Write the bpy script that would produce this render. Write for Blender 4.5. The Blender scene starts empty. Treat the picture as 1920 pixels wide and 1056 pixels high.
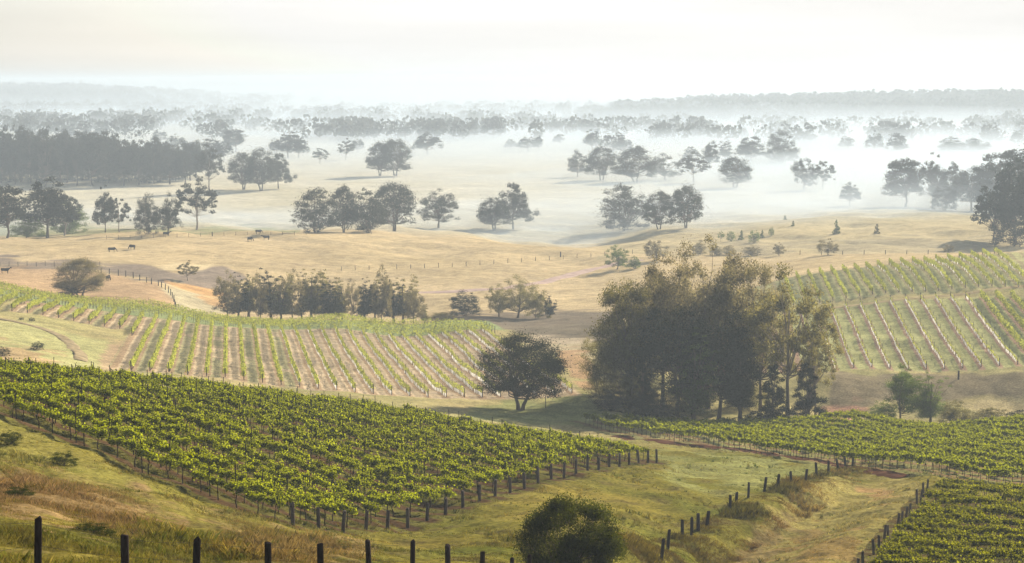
import bpy, bmesh, math, random
import numpy as np
from mathutils import Vector, Matrix
R = math.radians
random.seed(7)
sc = bpy.context.scene
C = sc.collection

# ------------------------------------------------------------------ camera, world, sun
F = 3733.0                      # focal length in photograph pixels (70 mm on 36 mm)
HOR = 150.0                     # photograph row of the true horizon
PITCH = math.atan((528.0 - HOR) / F)
cam = bpy.data.objects.new('camera', bpy.data.cameras.new('camera'))
C.objects.link(cam)
cam.data.lens = 70.0
cam.data.sensor_width = 36.0
cam.data.clip_start = 1.0
cam.data.clip_end = 60000.0
cam.location = (0, 0, 0)
cam.rotation_euler = (math.pi / 2 - PITCH, 0, 0)
sc.camera = cam

SUN_EL, SUN_AZ = R(22.0), R(33.0)         # azimuth clockwise from +Y (the view direction)
world = bpy.data.worlds.new('World')
sc.world = world
world.use_nodes = True
wn = world.node_tree
for n in list(wn.nodes):
    wn.nodes.remove(n)
sky = wn.nodes.new('ShaderNodeTexSky')
sky.sky_type = 'NISHITA'
sky.sun_disc = False
sky.sun_elevation = SUN_EL
sky.sun_rotation = SUN_AZ
sky.altitude = 50
sky.air_density = 1.0
sky.dust_density = 1.2
sky.ozone_density = 1.0
bg = wn.nodes.new('ShaderNodeBackground')
bg.inputs['Strength'].default_value = 0.05
wo = wn.nodes.new('ShaderNodeOutputWorld')
hs = wn.nodes.new('ShaderNodeHueSaturation')
hs.inputs['Saturation'].default_value = 0.35
wn.links.new(sky.outputs['Color'], hs.inputs['Color'])
# thin high cloud: long soft streaks over the whole sky
wtc = wn.nodes.new('ShaderNodeTexCoord'); wmp = wn.nodes.new('ShaderNodeMapping'); wmp.inputs['Scale'].default_value = (2.0, 2.0, 26.0)
wno = wn.nodes.new('ShaderNodeTexNoise'); wno.inputs['Scale'].default_value = 1.6; wno.inputs['Detail'].default_value = 5.0
wmr = wn.nodes.new('ShaderNodeMapRange'); wmr.inputs['From Min'].default_value = .3; wmr.inputs['From Max'].default_value = .7
wmr.inputs['To Min'].default_value = 0.84; wmr.inputs['To Max'].default_value = 1.0
wmx = wn.nodes.new('ShaderNodeVectorMath'); wmx.operation = 'SCALE'
wn.links.new(wtc.outputs['Generated'], wmp.inputs['Vector']); wn.links.new(wmp.outputs[0], wno.inputs['Vector'])
wn.links.new(wno.outputs['Fac'], wmr.inputs['Value']); wn.links.new(wmr.outputs[0], wmx.inputs['Scale'])
# veil of bright high cloud: radiance of the sky is capped at the cloud's own brightness
wcp = wn.nodes.new('ShaderNodeVectorMath'); wcp.operation = 'MINIMUM'; wcp.inputs[1].default_value = (8.3, 8.1, 7.8)
wn.links.new(hs.outputs[0], wcp.inputs[0]); wn.links.new(wcp.outputs[0], wmx.inputs[0])
wn.links.new(wmx.outputs[0], bg.inputs['Color'])
wn.links.new(bg.outputs['Background'], wo.inputs['Surface'])

sl = bpy.data.lights.new('sun', 'SUN')
sl.energy = 5.0
sl.angle = R(1.0)
sl.color = (1.0, 0.86, 0.68)
sun = bpy.data.objects.new('sun', sl)
C.objects.link(sun)
sdir = Vector((math.sin(SUN_AZ) * math.cos(SUN_EL), math.cos(SUN_AZ) * math.cos(SUN_EL), math.sin(SUN_EL)))
sun.rotation_euler = sdir.to_track_quat('Z', 'Y').to_euler()
sun.location = sdir * 500

sc.view_settings.view_transform = 'Standard'
sc.view_settings.look = 'None'
sc.view_settings.exposure = 1.38
sc.view_settings.gamma = 1.0
sc.render.engine = 'CYCLES'
sc.cycles.use_denoising = True
sc.cycles.max_bounces = 6
sc.cycles.diffuse_bounces = 2
sc.cycles.glossy_bounces = 2
sc.cycles.transmission_bounces = 3
sc.cycles.transparent_max_bounces = 96
sc.cycles.volume_bounces = 0
sc.cycles.use_adaptive_sampling = True
sc.cycles.adaptive_threshold = 0.02

# ------------------------------------------------------------------ helpers: camera maths
CP, SP = math.cos(PITCH), math.sin(PITCH)

def ray(u, v):
    """direction of photograph pixel (u, v), scaled so that its y is 1"""
    xc = (u - 960.0) / F
    yc = (528.0 - v) / F
    dx, dy, dz = xc, CP + SP * yc, -SP + CP * yc
    return dx / dy, dz / dy

def pix(u, v, y):
    a, b = ray(u, v)
    return np.array((a * y, y, b * y))

def proj(x, y, z):
    """world -> photograph pixel, for authoring the land cover map"""
    yc = CP * z + SP * y
    zc = CP * y - SP * z
    return 960.0 + F * x / zc, 528.0 - F * yc / zc

# ------------------------------------------------------------------ terrain
CTRL = [
 (-400,1200,35),(-400,930,80),(-400,830,125),(-400,700,175),(-400,690,230),(-400,660,290),
 (68,1109,35),(0,950,70),(368,1128,41),(692,1108,50),(993,1117,65),(640,1056,75),
 (541,983,108),(683,998,118.4),(804,976,129),(934,931,142.9),(1062,897,159.7),(1145,875,173),(1233,868,190),
 (0,775,128),(55,798,125),(205,856,119),(368,923,113.5),
 (0,709,170),(200,727,180),(433,751,195),(640,773,205),(766,788,215),(947,810,230),(1049,820,235),
 (0,702,225),(200,720,235),(433,745,240),(640,765,250),(947,790,262),
 (0,665,295),(200,690,285),(433,712,292),(640,738,290),(975,765,287),
 (1314,832,236),(1600,872,203),(1860,905,178),(1640,1050,120),(1765,914,168),(1920,1056,118),(2300,1000,135),(2300,930,170),
 (1250,1030,127),(1405,932,160),(1100,1075,89),(1100,975,125),(1400,1056,115),(1300,880,185),(1500,1200,85),(1900,1250,80),
 (1100,800,268),(1050,790,275),(1300,790,283),(1600,790,280),(1920,800,262),(1700,840,230),(2300,810,255),
 # middle vineyard
 (0,600,345),(0,560,385),(-400,560,385),(-400,600,345),(290,596,400),(235,693,290),(447,615,400),(459,717,290),(705,635,400),(812,751,290),
 (259,639,345),(829,635,400),(855,700,340),(640,680,345),(1090,727,306),(935,632,396),
 (640,600,430),(290,575,430),(0,539,430),(850,602,430),(-400,520,430),
 # creek and golden hill
 (600,604,455),(400,588,455),(800,605,455),(960,608,440),(960,588,465),(700,575,500),(960,548,520),(790,548,520),(1100,600,440),(1100,585,462),
 (500,438,680),(0,452,640),(250,443,660),(700,441,680),(960,462,655),(1140,473,630),(500,500,560),(0,502,530),(300,540,480),(150,560,450),(-400,470,640),(-400,510,530),
 (800,500,580),(1100,510,575),
 (500,434,760),(0,446,740),(960,452,760),(1140,462,730),(-400,460,740),
 # right side
 (1150,700,330),(1100,720,315),(1300,780,290),(1100,650,372),(1300,600,420),(1400,520,520),(1500,600,385),
 (1230,487,600),(1600,472,600),(1600,408,785),(1300,430,765),(1200,447,745),(1850,405,790),(1850,472,600),(2300,400,790),(2300,470,600),
 (1750,440,690),(1450,450,690),
 (1920,475,485),(1900,690,325),(1560,697,328),(1700,695,327),(1700,560,400),(1532,581,400),(1498,519,467),(1905,473,467),(1920,550,400),(1700,490,470),
 (1700,705,318),(1560,705,318),(1900,700,318),(2300,470,467),(2300,550,400),(2300,700,320),
 (1700,768,302),(1900,768,302),(1560,768,302),
]
PLAIN = 59.0
_cp, _cd = [], []
for (u, v, y) in CTRL:
    p = pix(u, v, y)
    _cp.append((p[0] / y * F / 250.0, math.log(y) * 5.0)); _cd.append(-p[2])
for uu in range(-800, 2801, 450):
    for yy in (900, 1200, 2000, 5000):
        _cp.append(((uu - 960) / 250.0, math.log(yy) * 5.0)); _cd.append(PLAIN)
    for yy, dd in ((3, 2.2), (12, 4.5), (24, 7.5)):
        _cp.append(((uu - 960) / 250.0 , math.log(yy) * 5.0)); _cd.append(dd)
_cp = np.array(_cp); _cd = np.array(_cd)
def _ker(r2):
    return 0.5 * r2 * np.log(r2 + 1e-9)
_n = len(_cp)
_A = np.zeros((_n + 3, _n + 3))
_A[:_n, :_n] = _ker(((_cp[:, None] - _cp[None]) ** 2).sum(2)) + np.eye(_n) * 0.002
_A[:_n, _n] = 1; _A[:_n, _n + 1:] = _cp
_A[_n, :_n] = 1; _A[_n + 1:, :_n] = _cp.T
_W = np.linalg.solve(_A, np.concatenate([_cd, np.zeros(3)]))

def sstep(a, b, x):
    t = np.clip((x - a) / (b - a), 0, 1)
    return t * t * (3 - 2 * t)

_rs = np.random.RandomState(3)
_WAV = [(2 ** (k / 2.0), _rs.uniform(0, 6.28), _rs.uniform(0, 6.28), _rs.uniform(0, 6.28)) for k in range(16) for _ in range(2)]
def wav(x, y, base, k0, k1):
    """smooth analytic noise, wavelengths base/2**(k/2)"""
    s = 0
    for i in range(2 * k0, 2 * k1):
        f, th, p, q = _WAV[i]
        kk = 6.28 * f / base
        xr = math.cos(th) * x + math.sin(th) * y
        yr = -math.sin(th) * x + math.cos(th) * y
        s = s + np.sin(kk * xr + p + 1.7 * np.sin(kk * 0.43 * yr + q)) / f ** 0.8
    return s

GX0, GY0 = pix(1245, 1050, 127)[:2]
GX1, GY1 = pix(1590, 875, 200)[:2]
_gl = math.hypot(GX1 - GX0, GY1 - GY0)
GD = ((GX1 - GX0) / _gl, (GY1 - GY0) / _gl)

def terrain(x, y, detail=True):
    x = np.asarray(x, float); y = np.asarray(y, float)
    shp = x.shape
    x = x.ravel(); y = np.maximum(y.ravel(), 2.5)
    px = np.clip(x / y, -0.75, 0.75) * F / 250.0; py = np.log(y) * 5.0
    D = np.empty_like(x)
    for i in range(0, len(x), 20000):
        q = np.stack([px[i:i + 20000], py[i:i + 20000]], 1)
        k = _ker(((q[:, None] - _cp[None]) ** 2).sum(2))
        D[i:i + 20000] = k @ _W[:_n] + _W[_n] + q @ _W[_n + 1:]
    m = sstep(840, 960, y)
    z = -(D * (1 - m) + PLAIN * m)
    # far hills, plain beyond is gently rolling
    a = x / y * F + 960
    def hill(u0, su, y0, sy, h):
        return h * np.exp(-((a - u0) / su) ** 2 - ((y - y0) / sy) ** 2)
    z = z + hill(120, 300, 4700, 700, 26) + hill(-300, 300, 4200, 700, 22) + hill(1600, 480, 3100, 350, 13) + hill(2100, 420, 3000, 400, 14)
    z = z + hill(250, 700, 8200, 900, 34) + hill(800, 1300, 10500, 900, 42) + hill(2100, 800, 11500, 900, 38)
    far = sstep(900, 2500, y)
    z = z + far * wav(x, y, 1500, 0, 5) * 0.8
    # washed-out channel beside the old fence
    q = (x - GX0) * GD[1] - (y - GY0) * GD[0]
    t = ((x - GX0) * GD[0] + (y - GY0) * GD[1]) / _gl
    q = q + 0.5 * np.sin(t * 17) + 0.3 * np.sin(t * 41)
    z = z - 1.35 * sstep(0.8, 3.6, q) * (1 - sstep(4.5, 11.5, q)) * (1 - sstep(0.62, 0.92, t)) * sstep(-0.6, -0.2, t)
    z = z + .09 * np.sin(t * _gl * 2.0 + 1.5 * np.sin(q * .7) + np.sin(t * 37)) * sstep(3.5, 6, q) * (1 - sstep(12, 15, q)) * (1 - sstep(.75, .95, t)) * sstep(-.6, -.2, t)
    if detail:
        near = 1 - sstep(200, 420, y)
        z = z + near * 0.065 * wav(x, y, 9, 0, 7) + (1 - far) * 0.10 * wav(x, y, 40, 0, 4) * sstep(90, 300, y)
        b = sstep(560, 640, y) * (1 - sstep(800, 1000, y))
        z = z + b * 0.25 * wav(x, y, 60, 0, 5)
    return z.reshape(shp)

def nth(n):
    return '%d%s' % (n, 'th' if 10 < n % 100 < 14 else {1: 'st', 2: 'nd', 3: 'rd'}.get(n % 10, 'th'))

def tz(x, y):
    return float(terrain(np.array([x]), np.array([y]))[0])

_YS = np.exp(np.linspace(math.log(25), math.log(12000), 2600))
def hit(u, v, ymin=25.0):
    """first ground point seen through photograph pixel (u, v)"""
    a, b = ray(u, v)
    z = terrain(a * _YS, _YS)
    d = b * _YS - z
    idx = np.where((d[:-1] > 0) & (d[1:] <= 0) & (_YS[1:] > ymin))[0]
    if len(idx) == 0:
        y = 9000.0
    else:
        i = idx[0]; y = _YS[i] + (_YS[i + 1] - _YS[i]) * d[i] / (d[i] - d[i + 1])
    return a * y, y, tz(a * y, y)
# ------------------------------------------------------------------ helpers: meshes, tags, materials
def tag(o, label=None, cat=None, group=None, kind=None):
    if label: o['label'] = label
    if cat: o['category'] = cat
    if group: o['group'] = group
    if kind: o['kind'] = kind
    return o

def mesh_data(name, verts, quads, mat, col=None, smooth=False):
    verts = np.asarray(verts, np.float32).reshape(-1, 3); quads = np.asarray(quads, np.int32)
    me = bpy.data.meshes.new(name)
    k = quads.shape[1]
    me.vertices.add(len(verts)); me.vertices.foreach_set('co', verts.ravel())
    me.loops.add(quads.size); me.loops.foreach_set('vertex_index', quads.ravel())
    me.polygons.add(len(quads)); me.polygons.foreach_set('loop_start', np.arange(len(quads), dtype=np.int32) * k)
    if smooth:
        me.polygons.foreach_set('use_smooth', np.ones(len(quads), bool))
    me.update(calc_edges=True)
    if col is not None:
        a = me.color_attributes.new('col', 'FLOAT_COLOR', 'POINT')
        c4 = np.ones((len(verts), 4), np.float32); c4[:, :3] = col
        a.data.foreach_set('color', c4.ravel())
    if mat: me.materials.append(mat)
    return me

def link(name, me, parent=None, loc=None):
    o = bpy.data.objects.new(name, me)
    C.objects.link(o)
    if parent: o.parent = parent
    if loc is not None: o.location = loc
    return o

def empty(name, loc, rz=0):
    o = bpy.data.objects.new(name, None)
    C.objects.link(o)
    o.location = loc; o.rotation_euler = (0, 0, rz)
    o.empty_display_size = 0.5
    return o

class Geo:
    """collects quads"""
    def __init__(s): s.v = []; s.f = []; s.n = 0
    def add(s, v, f):
        v = np.asarray(v, float).reshape(-1, 3)
        s.v.append(v); s.f.append(np.asarray(f, int) + s.n); s.n += len(v)
        return s
    def tube(s, pts, rad, n=5, cap=True):
        pts = np.asarray(pts, float); m = len(pts); vs = []
        for i in range(m):
            d = pts[min(i + 1, m - 1)] - pts[max(i - 1, 0)]
            d = d / (np.linalg.norm(d) + 1e-9)
            a = np.cross(d, (0.3, 1, 0.1) if abs(d[2]) > 0.7 else (0, 0, 1.0)); a /= np.linalg.norm(a) + 1e-9
            b = np.cross(d, a)
            for k in range(n):
                t = 6.2832 * k / n
                vs.append(pts[i] + rad[i] * (math.cos(t) * a + math.sin(t) * b))
        fs = [(i * n + k, i * n + (k + 1) % n, (i + 1) * n + (k + 1) % n, (i + 1) * n + k) for i in range(m - 1) for k in range(n)]
        if cap:
            vs.append(pts[-1] + 0.0); c = len(vs) - 1
            for k in range(0, n):
                fs.append(((m - 1) * n + k, (m - 1) * n + (k + 1) % n, c, c))
            fs = [f for f in fs]
        return s.add(vs, [f if f[2] != f[3] else f for f in fs])
    def box(s, c, sx, sy, sz, rot=None, taper=1.0):
        v = np.array([(x * sx / 2 * (taper if z > 0 else 1), y * sy / 2 * (taper if z > 0 else 1), z * sz / 2) for z in (-1, 1) for x, y in ((-1, -1), (1, -1), (1, 1), (-1, 1))])
        if rot is not None: v = v @ np.array(rot).T
        return s.add(v + np.array(c), [(0, 3, 2, 1), (4, 5, 6, 7), (0, 1, 5, 4), (1, 2, 6, 5), (2, 3, 7, 6), (3, 0, 4, 7)])
    def data(s, name, mat, smooth=False):
        v = np.concatenate(s.v); f = np.concatenate(s.f)
        deg = f[:, 2] == f[:, 3]
        if deg.any():      # triangle caps: split the quads around their first edge
            t = f[deg]; mid = len(v) + np.arange(len(t))
            v = np.concatenate([v, (v[t[:, 0]] + v[t[:, 2]]) / 2])
            f = np.concatenate([f[~deg], np.stack([t[:, 0], t[:, 1], t[:, 2], mid], 1)])
        return mesh_data(name, v, f, mat, smooth=smooth)

def leaves(rs, pts, size, aspect=0.55, droop=0.0):
    """rhombic leaf cards at pts"""
    n = len(pts)
    a = rs.normal(size=(n, 3)); a[:, 2] -= droop * 1.5
    a /= np.linalg.norm(a, axis=1)[:, None]
    b = np.cross(a, rs.normal(size=(n, 3))); b /= np.linalg.norm(b, axis=1)[:, None] + 1e-9
    s = (size * rs.uniform(0.6, 1.35, n))[:, None] * 0.5
    v = np.stack([pts - a * s, pts + b * s * aspect - a * s * .1, pts + a * s, pts - b * s * aspect - a * s * .1], 1)
    f = np.arange(n * 4).reshape(n, 4)
    return v.reshape(-1, 3), f

def nmat(name):
    m = bpy.data.materials.new(name); m.use_nodes = True
    nt = m.node_tree
    for n in list(nt.nodes): nt.nodes.remove(n)
    out = nt.nodes.new('ShaderNodeOutputMaterial')
    return m, nt, out

def N(nt, typ, **kw):
    n = nt.nodes.new(typ)
    for k, v in kw.items():
        if k in n.inputs.keys(): n.inputs[k].default_value = v
        else: setattr(n, k, v)
    return n

def leaf_mat(name, col, tcol, trans=0.4, var=0.5, attr=False, nscale=0.6):
    m, nt, out = nmat(name); L = nt.links.new
    geo = N(nt, 'ShaderNodeNewGeometry')
    tc = N(nt, 'ShaderNodeTexCoord')
    no = N(nt, 'ShaderNodeTexNoise', Scale=nscale, Detail=2.0)
    L(geo.outputs['Position'], no.inputs['Vector'])
    oi = N(nt, 'ShaderNodeObjectInfo')
    mr = N(nt, 'ShaderNodeMapRange'); mr.inputs['To Min'].default_value = 1 - var; mr.inputs['To Max'].default_value = 1 + var
    L(geo.outputs['Random Per Island'], mr.inputs['Value'])
    mr2 = N(nt, 'ShaderNodeMapRange'); mr2.inputs['From Min'].default_value = .3; mr2.inputs['From Max'].default_value = .7
    mr2.inputs['To Min'].default_value = 1 - var * .6; mr2.inputs['To Max'].default_value = 1 + var * .6
    L(no.outputs['Fac'], mr2.inputs['Value'])
    mr3 = N(nt, 'ShaderNodeMapRange'); mr3.inputs['To Min'].default_value = .85; mr3.inputs['To Max'].default_value = 1.15
    L(oi.outputs['Random'], mr3.inputs['Value'])
    mu = N(nt, 'ShaderNodeMath', operation='MULTIPLY'); L(mr.outputs[0], mu.inputs[0]); L(mr2.outputs[0], mu.inputs[1])
    mu2 = N(nt, 'ShaderNodeMath', operation='MULTIPLY'); L(mu.outputs[0], mu2.inputs[0]); L(mr3.outputs[0], mu2.inputs[1])
    def scaled(c):
        vm = N(nt, 'ShaderNodeVectorMath', operation='SCALE')
        if attr:
            at = N(nt, 'ShaderNodeAttribute', attribute_name='col')
            v2 = N(nt, 'ShaderNodeVectorMath', operation='MULTIPLY'); v2.inputs[1].default_value = c
            L(at.outputs['Color'], v2.inputs[0]); L(v2.outputs[0], vm.inputs[0])
        else:
            vm.inputs[0].default_value = c
        L(mu2.outputs[0], vm.inputs['Scale'])
        return vm.outputs[0]
    d = N(nt, 'ShaderNodeBsdfDiffuse'); t = N(nt, 'ShaderNodeBsdfTranslucent')
    L(scaled(col), d.inputs['Color']); L(scaled(tcol), t.inputs['Color'])
    mx = N(nt, 'ShaderNodeMixShader'); mx.inputs[0].default_value = trans
    L(d.outputs[0], mx.inputs[1]); L(t.outputs[0], mx.inputs[2])
    L(mx.outputs[0], out.inputs['Surface'])
    return m

def solid_mat(name, col, var=0.35, scale=4.0, rough=0.85, stretch=(1, 1, 1), bump=0.0):
    m, nt, out = nmat(name); L = nt.links.new
    tc = N(nt, 'ShaderNodeTexCoord'); mp = N(nt, 'ShaderNodeMapping'); mp.inputs['Scale'].default_value = stretch
    L(tc.outputs['Object'], mp.inputs['Vector'])
    no = N(nt, 'ShaderNodeTexNoise', Scale=scale, Detail=5.0); L(mp.outputs[0], no.inputs['Vector'])
    oi = N(nt, 'ShaderNodeObjectInfo')
    mr = N(nt, 'ShaderNodeMapRange'); mr.inputs['From Min'].default_value = .3; mr.inputs['From Max'].default_value = .7
    mr.inputs['To Min'].default_value = 1 - var; mr.inputs['To Max'].default_value = 1 + var
    L(no.outputs['Fac'], mr.inputs['Value'])
    mr3 = N(nt, 'ShaderNodeMapRange'); mr3.inputs['To Min'].default_value = .75; mr3.inputs['To Max'].default_value = 1.25
    L(oi.outputs['Random'], mr3.inputs['Value'])
    mu = N(nt, 'ShaderNodeMath', operation='MULTIPLY'); L(mr.outputs[0], mu.inputs[0]); L(mr3.outputs[0], mu.inputs[1])
    vm = N(nt, 'ShaderNodeVectorMath', operation='SCALE'); vm.inputs[0].default_value = col
    L(mu.outputs[0], vm.inputs['Scale'])
    p = N(nt, 'ShaderNodeBsdfPrincipled', Roughness=rough); p.inputs['Specular IOR Level'].default_value = 0.0
    L(vm.outputs[0], p.inputs['Base Color'])
    if bump:
        bp = N(nt, 'ShaderNodeBump', Strength=bump); L(no.outputs['Fac'], bp.inputs['Height']); L(bp.outputs[0], p.inputs['Normal'])
    L(p.outputs[0], out.inputs['Surface'])
    return m

M = {}
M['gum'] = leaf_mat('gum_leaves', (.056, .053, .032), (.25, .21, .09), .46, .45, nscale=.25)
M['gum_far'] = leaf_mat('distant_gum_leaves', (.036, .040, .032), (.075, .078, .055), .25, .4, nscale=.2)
M['gum_red'] = leaf_mat('gum_tip_leaves', (.058, .056, .032), (.25, .215, .085), .44, .45, nscale=.25)
M['olive'] = leaf_mat('olive_leaves', (.060, .060, .027), (.26, .23, .06), .42, .45, nscale=.3)
M['green'] = leaf_mat('green_leaves', (.040, .070, .018), (.16, .22, .035), .38, .45, nscale=.3)
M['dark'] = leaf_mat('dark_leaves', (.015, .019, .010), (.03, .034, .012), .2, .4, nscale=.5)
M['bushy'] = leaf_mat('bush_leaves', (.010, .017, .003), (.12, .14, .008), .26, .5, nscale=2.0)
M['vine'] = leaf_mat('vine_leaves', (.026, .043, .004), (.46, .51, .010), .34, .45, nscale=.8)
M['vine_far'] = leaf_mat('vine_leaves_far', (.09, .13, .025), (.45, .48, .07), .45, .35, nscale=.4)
M['grass'] = leaf_mat('grass_blades', (.8, .8, .8), (.95, .92, .7), .4, .4, attr=True, nscale=.7)
M['vine_low'] = leaf_mat('vine_leaves_dark', (.020, .034, .003), (.38, .39, .008), .31, .5, nscale=.8)
M['bark'] = solid_mat('bark', (.11, .085, .065), .4, 3.0, stretch=(1, 1, .3))
M['palebark'] = solid_mat('pale_gum_bark', (.24, .20, .16), .4, 2.0, stretch=(1, 1, .3))
M['vinewood'] = solid_mat('vine_wood', (.045, .032, .024), .3, 9.0)
M['post'] = solid_mat('weathered_post', (.085, .070, .062), .35, 5.0, stretch=(4, 4, .6), bump=.4)
M['darkpost'] = solid_mat('dark_post', (.030, .024, .024), .35, 5.0, stretch=(4, 4, .6), bump=.4)
M['wire'] = solid_mat('wire', (.05, .045, .042), .1, 1.0, rough=.5)
M['guard'] = leaf_mat('translucent_vine_guard', (.85, .84, .82), (.90, .90, .88), .6, .1)
M['hide'] = solid_mat('cattle_hide', (.020, .014, .012), .3, 2.0)

# ------------------------------------------------------------------ land cover map (ground colours, with some bank shade painted in)
A_N = np.array((.683, .731)); A_D = np.array((-.731, .683)); A_O = np.array((-12.1, 108.0)); A_SP = 3.24
B_D = np.array((.343, -.939)); B_N = np.array((.939, .343)); B_O = np.array((10.05, 268.0)); B_SP = 3.0
C_O = np.array((21.9, 120.0)); C_E = np.array((.286, .958)); C_D = np.array((.93, -.37)); C_D /= np.linalg.norm(C_D); C_SP = 3.0
C_N = np.array((-C_D[1], C_D[0])); C_PS = C_SP * float(C_E @ C_N)
M_D = np.array((15.7, -110.0)) / 111.1; M_N = np.array((110.0, 15.7)) / 111.1; M_O = np.array((-71.8, 400.0)); M_SP = 2.78 * .99
R_D = np.array((-7.1, -70.0)) / 70.36; R_N = np.array((70.0, -7.1)) / 70.36; R_O = np.array((61.3, 400.0)); R_SP = 3.0 * .995
U_O = np.array((69.7, 467.0)); U_D = np.array((-5.9, -57.0)) / 57.3; U_N = np.array((57.0, -5.9)) / 57.3; U_SP = 2.70 * .995
CREST = ([-400, 0, 200, 433, 640, 766, 947, 1049, 1400], [165, 170, 180, 195, 205, 215, 230, 235, 250])

def pmask(u, v, pts, soft, jit=0.0, x=None, y=None):
    pts = np.array(pts, float)
    res = np.zeros(len(u))
    lo = pts.min(0) - soft * 2 - jit * 2; hi = pts.max(0) + soft * 2 + jit * 2
    sel = np.where((u > lo[0]) & (u < hi[0]) & (v > lo[1]) & (v < hi[1]))[0]
    if len(sel) == 0: return res
    a = u[sel]; b = v[sel]
    ins = np.zeros(len(sel), bool); dm = np.full(len(sel), 1e9)
    for i in range(len(pts)):
        p = pts[i]; q = pts[(i + 1) % len(pts)]
        c = ((p[1] > b) != (q[1] > b)) & (a < (q[0] - p[0]) * (b - p[1]) / (q[1] - p[1] + 1e-9) + p[0])
        ins ^= c
        d = q - p; t = np.clip(((a - p[0]) * d[0] + (b - p[1]) * d[1]) / (d @ d + 1e-9), 0, 1)
        dm = np.minimum(dm, np.hypot(a - p[0] - t * d[0], b - p[1] - t * d[1]))
    sd = np.where(ins, dm, -dm)
    if jit: sd = sd + jit * 0.5 * wav(x[sel], y[sel], np.median(y[sel]) * .05, 0, 4)
    res[sel] = sstep(-soft, soft, sd)
    return res

def mix(c, m, col):
    return c * (1 - m[:, None]) + np.array(col)[None] * m[:, None]

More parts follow.
